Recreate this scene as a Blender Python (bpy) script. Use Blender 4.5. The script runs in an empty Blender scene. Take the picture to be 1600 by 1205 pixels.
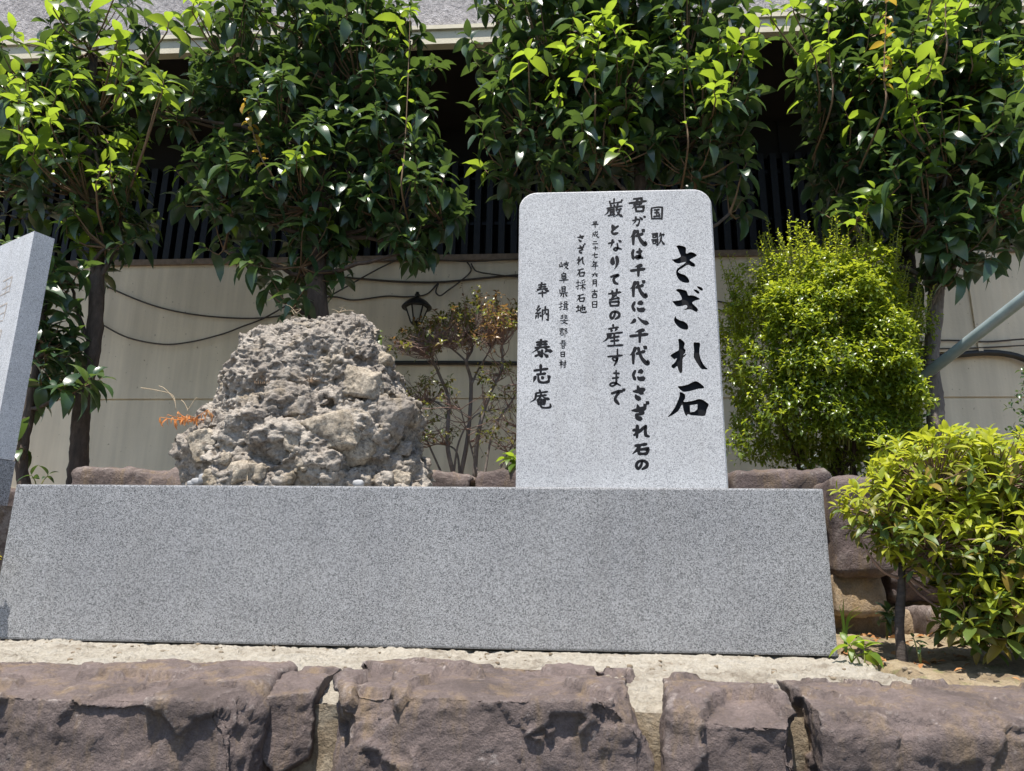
import bpy, math, random
import numpy as np
from mathutils import Matrix, Vector
from mathutils.geometry import tessellate_polygon

# ------------------------------------------------------------------ camera
FPX, YAW, PITCH, ROLL, ZC = 1167.07, 0.0716, 0.2549, 0.0143, 0.2074
PW, PH = 1600.0, 1205.0
sc = bpy.context.scene
def cam_axes():
    fw = np.array([-math.sin(YAW)*math.cos(PITCH), math.cos(YAW)*math.cos(PITCH), math.sin(PITCH)])
    r0 = np.array([math.cos(YAW), math.sin(YAW), 0.0])
    u0 = np.cross(r0, fw)
    c, s = math.cos(ROLL), math.sin(ROLL)
    return c*r0+s*u0, -s*r0+c*u0, fw
CR, CU, CF = cam_axes()
cd = bpy.data.cameras.new('camera')
cam = bpy.data.objects.new('camera', cd)
sc.collection.objects.link(cam)
m = Matrix.Identity(4)
for i in range(3):
    m[i][0], m[i][1], m[i][2] = CR[i], CU[i], -CF[i]
m[2][3] = ZC
cam.matrix_world = m
cd.sensor_fit = 'HORIZONTAL'
cd.sensor_width = 36.0
cd.lens = FPX/PW*36.0
cd.clip_start = 0.05
cd.clip_end = 2000
sc.camera = cam

# ------------------------------------------------------------------ light
SUN = np.array([-0.11, -0.30, 0.935]); SUN /= np.linalg.norm(SUN)
w = bpy.data.worlds.new('World'); sc.world = w; w.use_nodes = True
wn = w.node_tree.nodes; wl_ = w.node_tree.links
bg = wn.get('Background') or wn.new('ShaderNodeBackground')
out = wn.get('World Output') or wn.new('ShaderNodeOutputWorld')
wl_.new(bg.outputs[0], out.inputs[0])
sky = wn.new('ShaderNodeTexSky'); sky.sky_type = 'NISHITA'; sky.sun_disc = False
sky.sun_elevation = math.asin(SUN[2]); sky.sun_rotation = math.atan2(SUN[0], SUN[1])
sky.air_density = 1.0; sky.dust_density = 0.7
wl_.new(sky.outputs[0], bg.inputs[0]); bg.inputs[1].default_value = 0.115
sl = bpy.data.lights.new('sun', 'SUN'); sl.energy = 5.0; sl.angle = math.radians(0.53); sl.color = (1.0, 0.95, 0.87)
so = bpy.data.objects.new('sun', sl); sc.collection.objects.link(so)
so.rotation_euler = Vector(SUN).to_track_quat('Z', 'Y').to_euler()
sc.view_settings.view_transform = 'Standard'
sc.view_settings.look = 'None'
sc.view_settings.exposure = 0.80
sc.view_settings.gamma = 1.0

# ------------------------------------------------------------------ helpers
rng = np.random.default_rng(7)
random.seed(7)
COL = sc.collection
def at(px, py, Y):
    d = CF + CR*(px-PW/2)/FPX - CU*(py-PH/2)/FPX
    return d*(Y/d[1]) + np.array([0, 0, ZC])
def at_z(px, py, z):
    d = CF + CR*(px-PW/2)/FPX - CU*(py-PH/2)/FPX
    return d*((z-ZC)/d[2]) + np.array([0, 0, ZC])
def project(P):
    d = np.asarray(P, float) - np.array([0, 0, ZC])
    z = d@CF
    return np.stack([PW/2+FPX*(d@CR)/z, PH/2-FPX*(d@CU)/z, z], -1)

def tag(o, label=None, cat=None, group=None, kind=None):
    if label: o['label'] = label
    if cat: o['category'] = cat
    if group: o['group'] = group
    if kind: o['kind'] = kind
    return o
def empty(name, loc):
    o = bpy.data.objects.new(name, None); COL.objects.link(o)
    o.empty_display_size = 0.05; o.location = [float(v) for v in loc]
    return o
def wloc(o):
    v = np.zeros(3)
    while o is not None:
        v = v + np.array(o.location); o = o.parent
    return v
def raw_mesh(name, V, F, mat, smooth=True):
    me = bpy.data.meshes.new(name)
    V = np.asarray(V, float)
    if isinstance(F, np.ndarray):
        nf, k = F.shape
        me.vertices.add(len(V)); me.vertices.foreach_set('co', V.astype(np.float32).ravel())
        me.loops.add(nf*k); me.loops.foreach_set('vertex_index', F.astype(np.int32).ravel())
        me.polygons.add(nf)
        me.polygons.foreach_set('loop_start', np.arange(0, nf*k, k, dtype=np.int32))
        me.polygons.foreach_set('loop_total', np.full(nf, k, dtype=np.int32))
        me.update(calc_edges=True); me.validate()
    else:
        me.from_pydata(V.tolist(), [], [list(map(int, f)) for f in F]); me.update()
    if smooth:
        me.polygons.foreach_set('use_smooth', np.ones(len(me.polygons), dtype=bool))
    if mat: me.materials.append(mat)
    return me
def obj(name, V, F, mat, parent=None, smooth=True, loc=None):
    """mesh object from WORLD coordinates; child of parent, or origin at loc"""
    off = np.zeros(3)
    if parent is not None: off = wloc(parent)
    if loc is not None: off = off*0 + np.array(loc, float)
    o = bpy.data.objects.new(name, raw_mesh(name, np.asarray(V, float)-off, F, mat, smooth))
    COL.objects.link(o)
    if parent is not None:
        o.parent = parent
        if loc is not None: o.location = np.array(loc, float)-wloc(parent)
    elif loc is not None:
        o.location = [float(v) for v in loc]
    return o

class MB:
    def __init__(s): s.V = []; s.F = []; s.n = 0
    def add(s, V, F):
        V = np.asarray(V, float).reshape(-1, 3)
        s.V.append(V); s.F += [[int(i)+s.n for i in f] for f in F]; s.n += len(V)
        return s
    def box(s, lo, hi):
        x0, y0, z0 = lo; x1, y1, z1 = hi
        return s.add([(x0,y0,z0),(x1,y0,z0),(x1,y1,z0),(x0,y1,z0),(x0,y0,z1),(x1,y0,z1),(x1,y1,z1),(x0,y1,z1)],
                     [(0,3,2,1),(4,5,6,7),(0,1,5,4),(1,2,6,5),(2,3,7,6),(3,0,4,7)])
    def tube(s, P, R, n=6, cap=True):
        P = np.asarray(P, float); R = np.broadcast_to(np.asarray(R, float), (len(P),))
        T = np.gradient(P, axis=0); T /= np.linalg.norm(T, axis=1)[:, None]+1e-9
        ref = np.array([0.0, 0, 1]) if abs(T[0][2]) < .9 else np.array([1.0, 0, 0])
        A = np.cross(T, ref); bad = np.linalg.norm(A, axis=1) < 1e-3; A[bad] = np.array([1.0, 0, 0])
        A /= np.linalg.norm(A, axis=1)[:, None]
        for i in range(1, len(A)):
            a = A[i-1]-T[i]*(A[i-1]@T[i]); l = np.linalg.norm(a)
            if l > 1e-4: A[i] = a/l
        B = np.cross(T, A)
        th = np.arange(n)*2*math.pi/n
        V = P[:, None, :]+R[:, None, None]*(np.cos(th)[None, :, None]*A[:, None, :]+np.sin(th)[None, :, None]*B[:, None, :])
        F = []
        for i in range(len(P)-1):
            for j in range(n):
                k = (j+1) % n
                F.append((i*n+j, i*n+k, (i+1)*n+k, (i+1)*n+j))
        if cap:
            F.append(tuple(range(n-1, -1, -1))); F.append(tuple((len(P)-1)*n+j for j in range(n)))
        return s.add(V.reshape(-1, 3), F)
    def lathe(s, prof, c, n=16, ph=0.0):
        V = []
        for r, z in prof:
            for j in range(n):
                a = ph+2*math.pi*j/n
                V.append((c[0]+r*math.cos(a), c[1]+r*math.sin(a), c[2]+z))
        F = []
        for i in range(len(prof)-1):
            for j in range(n):
                k = (j+1) % n
                F.append((i*n+j, i*n+k, (i+1)*n+k, (i+1)*n+j))
        F.append(tuple(range(n-1, -1, -1))); F.append(tuple((len(prof)-1)*n+j for j in range(n)))
        return s.add(V, F)
    def build(s, name, mat, parent=None, smooth=False, loc=None):
        return obj(name, np.concatenate(s.V), s.F, mat, parent, smooth, loc)

def bevel_box(lo, hi, b):
    """box with chamfered edges: verts, faces (as MB)"""
    import bmesh
    bm = bmesh.new()
    mb = MB().box(lo, hi)
    vs = [bm.verts.new(v) for v in mb.V[0]]
    for f in mb.F: bm.faces.new([vs[i] for i in f])
    bmesh.ops.bevel(bm, geom=list(bm.edges), offset=b, segments=2, affect='EDGES', profile=0.6)
    bm.verts.index_update()
    V = [tuple(v.co) for v in bm.verts]; F = [[v.index for v in f.verts] for f in bm.faces]
    bm.free()
    r = MB(); r.add(V, F)
    return r

def catmull(P, k=4, closed=False):
    P = np.asarray(P, float)
    n = len(P)
    if closed:
        Q = np.concatenate([P[-1:], P, P[:2]])
    else:
        Q = np.concatenate([2*P[:1]-P[1:2], P, 2*P[-1:]-P[-2:-1]])
    outp = []
    for i in range(1, len(Q)-2):
        p0, p1, p2, p3 = Q[i-1], Q[i], Q[i+1], Q[i+2]
        for j in range(k):
            t = j/k
            outp.append(.5*((2*p1)+(-p0+p2)*t+(2*p0-5*p1+4*p2-p3)*t*t+(-p0+3*p1-3*p2+p3)*t**3))
    if not closed: outp.append(P[-1])
    return np.array(outp)

# vectorised noise
def _hash(I, seed):
    h = (I[..., 0]*374761393 + I[..., 1]*668265263 + I[..., 2]*2147483647 + seed*974711) & 0xffffffff
    h = ((h ^ (h >> 13))*1274126177) & 0xffffffff
    h = ((h ^ (h >> 15))*2246822519) & 0xffffffff
    return (h ^ (h >> 16)) & 0xffffffff
GR = np.array([(a, b, c) for a in (-1, 0, 1) for b in (-1, 0, 1) for c in (-1, 0, 1) if abs(a)+abs(b)+abs(c) == 2], float)
def perlin(P, seed=0):
    P = np.asarray(P, float)
    I = np.floor(P).astype(np.int64); f = P-I
    u = f*f*f*(f*(f*6-15)+10)
    res = np.zeros(len(P))
    for dx in (0, 1):
        for dy in (0, 1):
            for dz in (0, 1):
                o = np.array([dx, dy, dz])
                g = GR[_hash(I+o, seed) % 12]
                d = ((f-o)*g).sum(1)
                wt = np.abs((1-o)-u).prod(1)
                res += wt*d
    return res
def fbm(P, octv=4, seed=0, gain=.5, lac=2.03, ridged=False):
    P = np.asarray(P, float); s = np.zeros(len(P)); a = 1.0
    for o in range(octv):
        n = perlin(P*(lac**o)+o*17.3, seed+o)
        s += a*((1-2*np.abs(n))-.6 if ridged else n); a *= gain
    return s
def worley(P, seed=0):
    P = np.asarray(P, float); I = np.floor(P).astype(np.int64)
    F1 = np.full(len(P), 9.0); F2 = F1.copy(); ID = np.zeros(len(P), np.int64)
    for dx in (-1, 0, 1):
        for dy in (-1, 0, 1):
            for dz in (-1, 0, 1):
                C = I+np.array([dx, dy, dz]); h = _hash(C, seed)
                q = C+np.stack([(h & 1023)/1023., ((h >> 10) & 1023)/1023., ((h >> 20) & 1023)/1023.], -1)
                d = np.linalg.norm(P-q, axis=1)
                c = d < F1
                F2 = np.where(c, F1, np.minimum(F2, d)); ID = np.where(c, h, ID); F1 = np.where(c, d, F1)
    return F1, F2, ID

# ------------------------------------------------------------------ materials
def new_mat(name):
    mt = bpy.data.materials.new(name); mt.use_nodes = True
    nt = mt.node_tree
    for n in list(nt.nodes): nt.nodes.remove(n)
    o = nt.nodes.new('ShaderNodeOutputMaterial'); b = nt.nodes.new('ShaderNodeBsdfPrincipled')
    nt.links.new(b.outputs[0], o.inputs[0])
    return mt, nt, b, o
def N(nt, t, **kw):
    n = nt.nodes.new(t)
    for k, v in kw.items():
        if k in n.inputs: n.inputs[k].default_value = v
        else: setattr(n, k, v)
    return n
def ramp(nt, src, stops):
    r = nt.nodes.new('ShaderNodeValToRGB'); e = r.color_ramp.elements
    while len(e) < len(stops): e.new(.5)
    for i, (p, c) in enumerate(stops):
        e[i].position = p; e[i].color = (*c, 1) if len(c) == 3 else c
    nt.links.new(src, r.inputs[0]); return r.outputs[0]
def mixc(nt, fac, a, b, mode='MIX'):
    x = nt.nodes.new('ShaderNodeMix'); x.data_type = 'RGBA'; x.blend_type = mode
    for s, v in ((0, fac), (6, a), (7, b)):
        if hasattr(v, 'is_output') or isinstance(v, bpy.types.NodeSocket): nt.links.new(v, x.inputs[s])
        elif isinstance(v, (int, float)): x.inputs[s].default_value = v
        else: x.inputs[s].default_value = (*v, 1)
    return x.outputs[2]
def coords(nt, kind='Object', scale=None):
    tc = nt.nodes.new('ShaderNodeTexCoord')
    if scale is None: return tc.outputs[kind]
    mp = nt.nodes.new('ShaderNodeMapping'); mp.inputs['Scale'].default_value = scale
    nt.links.new(tc.outputs[kind], mp.inputs[0]); return mp.outputs[0]
def noise(nt, vec, scale, detail=4, rough=.55, dist=0.0):
    n = N(nt, 'ShaderNodeTexNoise'); n.inputs['Scale'].default_value = scale
    n.inputs['Detail'].default_value = detail; n.inputs['Roughness'].default_value = rough
    n.inputs['Distortion'].default_value = dist
    nt.links.new(vec, n.inputs['Vector']); return n.outputs['Fac']
def bump(nt, b, h, strength, dist):
    n = nt.nodes.new('ShaderNodeBump'); n.inputs['Strength'].default_value = strength; n.inputs['Distance'].default_value = dist
    nt.links.new(h, n.inputs['Height']); nt.links.new(n.outputs[0], b.inputs['Normal']); return n
def simple(name, col, rough=.6, metal=0.0, var=.25, scale=30, bmp=0.0, spec=.4, spread=(1, 1, 1)):
    mt, nt, b, o = new_mat(name)
    v = coords(nt, 'Object', spread)
    f = noise(nt, v, scale, 5, .6)
    c = tuple(col)
    nt.links.new(ramp(nt, f, [(.25, tuple(x*(1-var) for x in c)), (.75, tuple(min(1, x*(1+var)) for x in c))]), b.inputs['Base Color'])
    b.inputs['Roughness'].default_value = rough; b.inputs['Metallic'].default_value = metal
    b.inputs['Specular IOR Level'].default_value = spec
    if bmp: bump(nt, b, f, .6, bmp)
    return mt

def granite(name, dark, mid, light, scale, rough, tint=(.5, .5, .5)):
    mt, nt, b, o = new_mat(name)
    v = coords(nt)
    n1 = noise(nt, v, scale, 2, .6)
    vo = N(nt, 'ShaderNodeTexVoronoi'); vo.inputs['Scale'].default_value = scale*.62; nt.links.new(v, vo.inputs['Vector'])
    sep = nt.nodes.new('ShaderNodeSeparateColor'); nt.links.new(vo.outputs['Color'], sep.inputs[0])
    c1 = ramp(nt, n1, [(.36, dark), (.46, mid), (.54, mid), (.64, light)])
    c2 = ramp(nt, sep.outputs[0], [(.0, dark), (.22, mid), (.6, light), (1, light)])
    c = mixc(nt, .36, c1, c2)
    big = noise(nt, v, 3.2, 4, .6)
    c = mixc(nt, 1.0, c, ramp(nt, big, [(.3, (.80, .80, .81)), (.7, (1, 1, 1))]), 'MULTIPLY')
    dr = noise(nt, coords(nt, 'Object', (14, 14, .8)), 1.0, 4, .6)
    c = mixc(nt, 1.0, c, ramp(nt, dr, [(.30, (.94, .935, .925)), (.5, (1, 1, 1))]), 'MULTIPLY')
    nt.links.new(c, b.inputs['Base Color'])
    b.inputs['Roughness'].default_value = rough; b.inputs['Specular IOR Level'].default_value = .35
    bump(nt, b, n1, .25, .002)
    return mt
M = {}
M['granite_stele'] = granite('granite_pale', (.085, .088, .095), (.345, .347, .352), (.76, .76, .765), 580, .55)
M['granite_base'] = granite('granite_grey', (.016, .017, .018), (.115, .116, .119), (.60, .60, .605), 590, .40)
M['granite_pillar'] = granite('granite_light', (.15, .153, .16), (.46, .465, .475), (.80, .805, .815), 560, .6)
M['ink'] = simple('black_paint', (.008, .008, .010), .6, 0, .5, 120, 0, .18)

def m_brownstone(name, base, spot, pale):
    mt, nt, b, o = new_mat(name)
    v = coords(nt)
    a = noise(nt, v, 7, 6, .65, .6); f = noise(nt, v, 140, 4, .7)
    c = ramp(nt, a, [(.30, tuple(x*.62 for x in base)), (.5, base), (.72, tuple(min(1, x*1.35) for x in base))])
    # ochre stains running down the faces
    st = noise(nt, coords(nt, 'Object', (9, 9, 2.2)), 1.4, 5, .7)
    c = mixc(nt, ramp(nt, st, [(.50, (0, 0, 0)), (.66, (.85, .85, .85))]), c, spot)
    li = noise(nt, v, 16, 6, .75)
    c = mixc(nt, ramp(nt, li, [(.62, (0, 0, 0)), (.72, (.7, .7, .7))]), c, pale)
    c = mixc(nt, 1.0, c, ramp(nt, f, [(.3, (.68, .68, .68)), (.7, (1.12, 1.12, 1.12))]), 'MULTIPLY')
    gm = nt.nodes.new('ShaderNodeNewGeometry')
    wr = N(nt, 'ShaderNodeMath', operation='MULTIPLY'); nt.links.new(ramp(nt, gm.outputs['Pointiness'], [(.52, (0, 0, 0)), (.60, (1, 1, 1))]), wr.inputs[0])
    nt.links.new(ramp(nt, noise(nt, v, 34, 5, .7), [(.44, (0, 0, 0)), (.60, (.8, .8, .8))]), wr.inputs[1])
    c = mixc(nt, wr.outputs[0], c, pale)
    dk = noise(nt, v, 4.5, 5, .7)
    c = mixc(nt, ramp(nt, dk, [(.55, (0, 0, 0)), (.72, (.7, .7, .7))]), c, tuple(x*.45 for x in base))
    nt.links.new(c, b.inputs['Base Color'])
    b.inputs['Roughness'].default_value = .78; b.inputs['Specular IOR Level'].default_value = .3
    f2 = noise(nt, v, 60, 8, .72)
    bump(nt, b, f2, .9, .014)
    return mt
M['brownstone'] = m_brownstone('brown_stone', (.155, .120, .110), (.23, .165, .105), (.42, .365, .335))
M['brownstone_dark'] = m_brownstone('dark_brown_stone', (.13, .098, .092), (.17, .12, .075), (.26, .23, .21))
M['tanstone'] = m_brownstone('tan_stone', (.27, .20, .13), (.34, .23, .11), (.42, .36, .28))

def m_mortar():
    mt, nt, b, o = new_mat('pale_mortar')
    v = coords(nt)
    a = noise(nt, v, 9, 6, .7); f = noise(nt, v, 70, 6, .7)
    c = ramp(nt, a, [(.30, (.24, .20, .15)), (.42, (.40, .355, .29)), (.54, (.50, .455, .38)), (.7, (.42, .39, .34))])
    c = mixc(nt, 1.0, c, ramp(nt, f, [(.3, (.72, .70, .66)), (.6, (1, 1, 1))]), 'MULTIPLY')
    nt.links.new(c, b.inputs['Base Color']); b.inputs['Roughness'].default_value = .9
    bump(nt, b, f, 1.0, .022); return mt
M['mortar'] = m_mortar()
def m_joint():
    mt, nt, b, o = new_mat('stained_mortar')
    v = coords(nt)
    a = noise(nt, v, 11, 6, .7); f = noise(nt, v, 80, 6, .7)
    c = ramp(nt, a, [(.3, (.13, .095, .06)), (.5, (.27, .21, .14)), (.72, (.40, .35, .27))])
    c = mixc(nt, 1.0, c, ramp(nt, f, [(.3, (.6, .6, .6)), (.7, (1.1, 1.1, 1.1))]), 'MULTIPLY')
    nt.links.new(c, b.inputs['Base Color']); b.inputs['Roughness'].default_value = .9
    bump(nt, b, f, .9, .012); return mt
M['joint'] = m_joint()
def m_soil():
    mt, nt, b, o = new_mat('sandy_soil')
    v = coords(nt)
    a = noise(nt, v, 6, 6, .7); f = noise(nt, v, 110, 5, .75)
    c = ramp(nt, a, [(.3, (.16, .11, .065)), (.5, (.34, .26, .16)), (.7, (.44, .36, .24))])
    g = noise(nt, v, 14, 4, .6)
    c = mixc(nt, ramp(nt, g, [(.58, (0, 0, 0)), (.68, (.7, .7, .7))]), c, (.15, .17, .04))
    c = mixc(nt, 1.0, c, ramp(nt, f, [(.3, (.6, .6, .6)), (.7, (1.1, 1.1, 1.1))]), 'MULTIPLY')
    nt.links.new(c, b.inputs['Base Color']); b.inputs['Roughness'].default_value = .95
    bump(nt, b, f, .9, .012); return mt
M['soil'] = m_soil()
def m_conglomerate(name, lo, mid, hi, sc_=1.0):
    mt, nt, b, o = new_mat(name)
    v = coords(nt)
    a = noise(nt, v, 6*sc_, 7, .7, .4); f = noise(nt, v, 95*sc_, 5, .75); g = noise(nt, v, 30*sc_, 6, .7)
    c = ramp(nt, a, [(.28, lo), (.48, mid), (.7, hi)])
    c = mixc(nt, 1.0, c, ramp(nt, f, [(.28, (.5, .49, .48)), (.62, (1.08, 1.07, 1.05))]), 'MULTIPLY')
    pt = noise(nt, v, 42*sc_, 5, .7)
    c = mixc(nt, 1.0, c, ramp(nt, pt, [(.34, (.42, .40, .39)), (.48, (1, 1, 1))]), 'MULTIPLY')
    gr = noise(nt, v, 9, 4, .6)
    c = mixc(nt, ramp(nt, gr, [(.54, (0, 0, 0)), (.70, (.65, .65, .65))]), c, (.20, .155, .095))
    nt.links.new(c, b.inputs['Base Color']); b.inputs['Roughness'].default_value = .92
    b.inputs['Specular IOR Level'].default_value = .2
    bump(nt, b, g, .9, .02); return mt
M['rock'] = m_conglomerate('conglomerate_rock', (.19, .165, .145), (.34, .303, .265), (.49, .445, .39))
M['clast'] = m_conglomerate('embedded_stone', (.27, .225, .17), (.40, .345, .275), (.53, .47, .39), 1.1)

def m_wall(name, col, streak=.12):
    mt, nt, b, o = new_mat(name)
    v = coords(nt)
    a = noise(nt, v, 1.6, 6, .6); f = noise(nt, v, 60, 4, .6)
    s = noise(nt, coords(nt, 'Object', (6, 1, .35)), 1.2, 4, .65)
    c = ramp(nt, a, [(.3, tuple(x*.86 for x in col)), (.7, col)])
    c = mixc(nt, 1.0, c, ramp(nt, s, [(.35, (1-streak,)*3), (.65, (1, 1, 1))]), 'MULTIPLY')
    sp = noise(nt, v, 38, 2, .5)
    c = mixc(nt, 1.0, c, ramp(nt, sp, [(.24, (.55, .52, .48)), (.30, (1, 1, 1))]), 'MULTIPLY')
    nt.links.new(c, b.inputs['Base Color']); b.inputs['Roughness'].default_value = .85
    bump(nt, b, f, .35, .004); return mt
M['wall'] = m_wall('cream_wall', (.83, .725, .555), .2)
M['beam'] = m_wall('cream_beam', (.66, .59, .45))
def m_plaster():
    mt, nt, b, o = new_mat('rough_plaster')
    v = coords(nt)
    f = noise(nt, v, 45, 5, .75); a = noise(nt, v, 2.2, 6, .7, .8)
    c = ramp(nt, a, [(.35, (.44, .41, .41)), (.6, (.58, .54, .54)), (.72, (.74, .70, .67))])
    c = mixc(nt, 1.0, c, ramp(nt, f, [(.35, (.45, .45, .46)), (.62, (1.05, 1.05, 1.05))]), 'MULTIPLY')
    nt.links.new(c, b.inputs['Base Color']); b.inputs['Roughness'].default_value = .95
    bump(nt, b, f, 1.0, .03); return mt
M['plaster'] = m_plaster()
M['dark_panel'] = simple('dark_brown_panel', (.014, .012, .011), .8, 0, .25, 3, 0, .2)
M['slat'] = simple('black_slat', (.010, .010, .012), .5, 0, .6, 90, .002, .3)
M['void'] = simple('dark_interior', (.008, .008, .009), .9)
M['sill'] = simple('weathered_sill', (.20, .15, .11), .85, 0, .35, 25, .003)
M['cable'] = simple('cable_sheath', (.06, .05, .042), .6)
M['pipe_black'] = simple('black_conduit', (.025, .024, .022), .5, 0, .4, 20)
M['lamp_black'] = simple('black_metal', (.02, .02, .02), .4, .3, .4, 60)
M['pole'] = simple('painted_steel', (.30, .36, .37), .34, .25, .18, 18, 0, .5)
M['pebble'] = simple('pale_pebble', (.33, .33, .335), .7, 0, .3, 8)
M['asphalt'] = simple('asphalt', (.06, .06, .06), .9, 0, .3, 60, .005)
M['carve'] = simple('carved_granite', (.40, .355, .315), .9, 0, .4, 90, .003)
def m_frost():
    mt, nt, b, o = new_mat('frosted_glass')
    b.inputs['Base Color'].default_value = (.55, .56, .52, 1); b.inputs['Roughness'].default_value = .35
    b.inputs['Transmission Weight'].default_value = .35
    f = noise(nt, coords(nt), 40, 3); bump(nt, b, f, .2, .002)
    return mt
M['frost'] = m_frost()

def m_bark(name, col, ring=False):
    mt, nt, b, o = new_mat(name)
    v = coords(nt)
    sc_ = (8, 8, 40) if ring else (22, 22, 6)
    a = noise(nt, coords(nt, 'Object', sc_), 2, 6, .7); f = noise(nt, v, 14, 4, .6)
    c = ramp(nt, a, [(.3, tuple(x*.5 for x in col)), (.55, col), (.75, tuple(min(1, x*1.6) for x in col))])
    c = mixc(nt, ramp(nt, f, [(.55, (0, 0, 0)), (.7, (.5, .5, .5))]), c, tuple(min(1, x*1.9) for x in col))
    nt.links.new(c, b.inputs['Base Color']); b.inputs['Roughness'].default_value = .88
    bump(nt, b, a, .8, .012); return mt
M['bark'] = m_bark('brown_bark', (.085, .06, .045))
M['bark_grey'] = m_bark('grey_bark', (.17, .14, .12))
M['bark_ring'] = m_bark('ringed_bark', (.06, .047, .04), True)
M['twig'] = simple('twig', (.16, .10, .055), .8, 0, .3, 50)
M['twig_green'] = simple('green_twig', (.20, .21, .06), .7, 0, .3, 50)
M['twig_pink'] = simple('dry_twig', (.23, .15, .12), .85, 0, .35, 50)

def m_leaf(name, cols, trans, fac, rough=.34, spec=.55, veins=True):
    mt, nt, b, o = new_mat(name)
    g = nt.nodes.new('ShaderNodeNewGeometry'); oi = nt.nodes.new('ShaderNodeObjectInfo')
    ad = N(nt, 'ShaderNodeMath', operation='ADD'); nt.links.new(g.outputs['Random Per Island'], ad.inputs[0]); nt.links.new(oi.outputs['Random'], ad.inputs[1])
    fr = N(nt, 'ShaderNodeMath', operation='FRACT'); nt.links.new(ad.outputs[0], fr.inputs[0])
    n = len(cols)
    c = ramp(nt, fr.outputs[0], [(i/(n-1), cc) for i, cc in enumerate(cols)])
    t = ramp(nt, fr.outputs[0], [(0, tuple(x*.8 for x in trans)), (1, tuple(min(1, x*1.15) for x in trans))])
    mo = noise(nt, coords(nt), 60, 3, .6)
    c = mixc(nt, 1.0, c, ramp(nt, mo, [(.3, (.82, .82, .82)), (.7, (1.1, 1.1, 1.1))]), 'MULTIPLY')
    nt.links.new(c, b.inputs['Base Color']); b.inputs['Roughness'].default_value = rough
    b.inputs['Specular IOR Level'].default_value = spec
    bump(nt, b, mo, .15, .003)
    tr = nt.nodes.new('ShaderNodeBsdfTranslucent'); nt.links.new(t, tr.inputs['Color'])
    mx = nt.nodes.new('ShaderNodeMixShader'); mx.inputs[0].default_value = fac
    nt.links.new(b.outputs[0], mx.inputs[1]); nt.links.new(tr.outputs[0], mx.inputs[2]); nt.links.new(mx.outputs[0], o.inputs[0])
    return mt
M['leaf'] = m_leaf('tree_leaf', [(.024, .052, .030), (.032, .068, .034), (.040, .080, .030), (.055, .092, .028)], (.18, .29, .05), .22, .30, .6)
M['leaf_young'] = m_leaf('young_tree_leaf', [(.07, .13, .022), (.095, .165, .026), (.125, .19, .03)], (.38, .52, .04), .45)
M['leaf_tip'] = m_leaf('orange_leaf_tip', [(.35, .20, .03), (.42, .26, .04), (.30, .25, .04)], (.6, .4, .05), .4)
M['leaf_bush'] = m_leaf('bush_leaf', [(.07, .115, .018), (.11, .165, .02), (.16, .21, .024)], (.42, .52, .03), .38, .3, .6)
M['leaf_sprout'] = m_leaf('sprout_leaf', [(.20, .26, .02), (.27, .32, .025), (.34, .36, .03)], (.55, .62, .04), .42)
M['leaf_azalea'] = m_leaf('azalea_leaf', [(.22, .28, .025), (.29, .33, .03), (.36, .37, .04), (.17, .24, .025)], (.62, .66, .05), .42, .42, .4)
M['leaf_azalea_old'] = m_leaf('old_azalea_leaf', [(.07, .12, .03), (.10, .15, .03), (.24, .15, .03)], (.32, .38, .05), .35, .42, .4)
M['leaf_twiggy'] = m_leaf('dry_bush_leaf', [(.05, .08, .02), (.08, .10, .02), (.13, .11, .025), (.17, .12, .03)], (.3, .32, .04), .35)
M['leaf_red'] = m_leaf('reddish_leaf', [(.20, .10, .045), (.24, .14, .05), (.16, .10, .04)], (.35, .2, .06), .35)
M['fern_dry'] = m_leaf('dry_fern', [(.62, .22, .07), (.70, .30, .10), (.60, .38, .20)], (.7, .3, .1), .35, .8, .1)
M['straw'] = simple('straw', (.42, .33, .22), .9, 0, .3, 60)
M['flower'] = m_leaf('yellow_petal', [(.75, .6, .03), (.8, .65, .05)], (.8, .65, .05), .3, .6, .2)
M['litter'] = m_leaf('leaf_litter', [(.30, .13, .05), (.36, .2, .09), (.22, .12, .06)], (.3, .15, .06), .15, .8, .1)
#@@SETTING
# ------------------------------------------------------------------ setting
def grid_sheet(x0, x1, y0, y1, nx, ny, zf):
    X, Y = np.meshgrid(np.linspace(x0, x1, nx), np.linspace(y0, y1, ny))
    P = np.stack([X.ravel(), Y.ravel(), np.zeros(X.size)], -1)
    P[:, 2] = zf(P)
    i = np.arange(nx*ny).reshape(ny, nx)
    F = np.stack([i[:-1, :-1].ravel(), i[:-1, 1:].ravel(), i[1:, 1:].ravel(), i[1:, :-1].ravel()], -1)
    return P, F
P, F = grid_sheet(-300, 300, -300, 300, 3, 3, lambda p: p[:, 0]*0-1.30)
tag(obj('ground', P, F, M['asphalt'], smooth=False), kind='structure')
# earth of the lower bed, between the two stone walls
def bed_z(p):
    return -.015+.03*fbm(p*3, 4, 11)+.012*fbm(p*18, 3, 12)+.05*np.clip((p[:, 1]-2.5)/.8, 0, 1)-.14*np.clip((.90-p[:, 0])/.08, 0, 1)-.10*np.clip((2.06-p[:, 1])/.12, 0, 1)
P, F = grid_sheet(-5.5, 4.5, 1.82, 3.5, 420, 90, bed_z)
tag(obj('planting_bed', P, F, M['soil']), kind='structure')
P, F = grid_sheet(-6.5, 6.0, 3.35, 5.17, 240, 46, lambda p: .60+.05*fbm(p*2.2, 4, 21)+.012*fbm(p*16, 2, 22))
tag(obj('terrace_soil', P, F, M['soil']), kind='structure')

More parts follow.
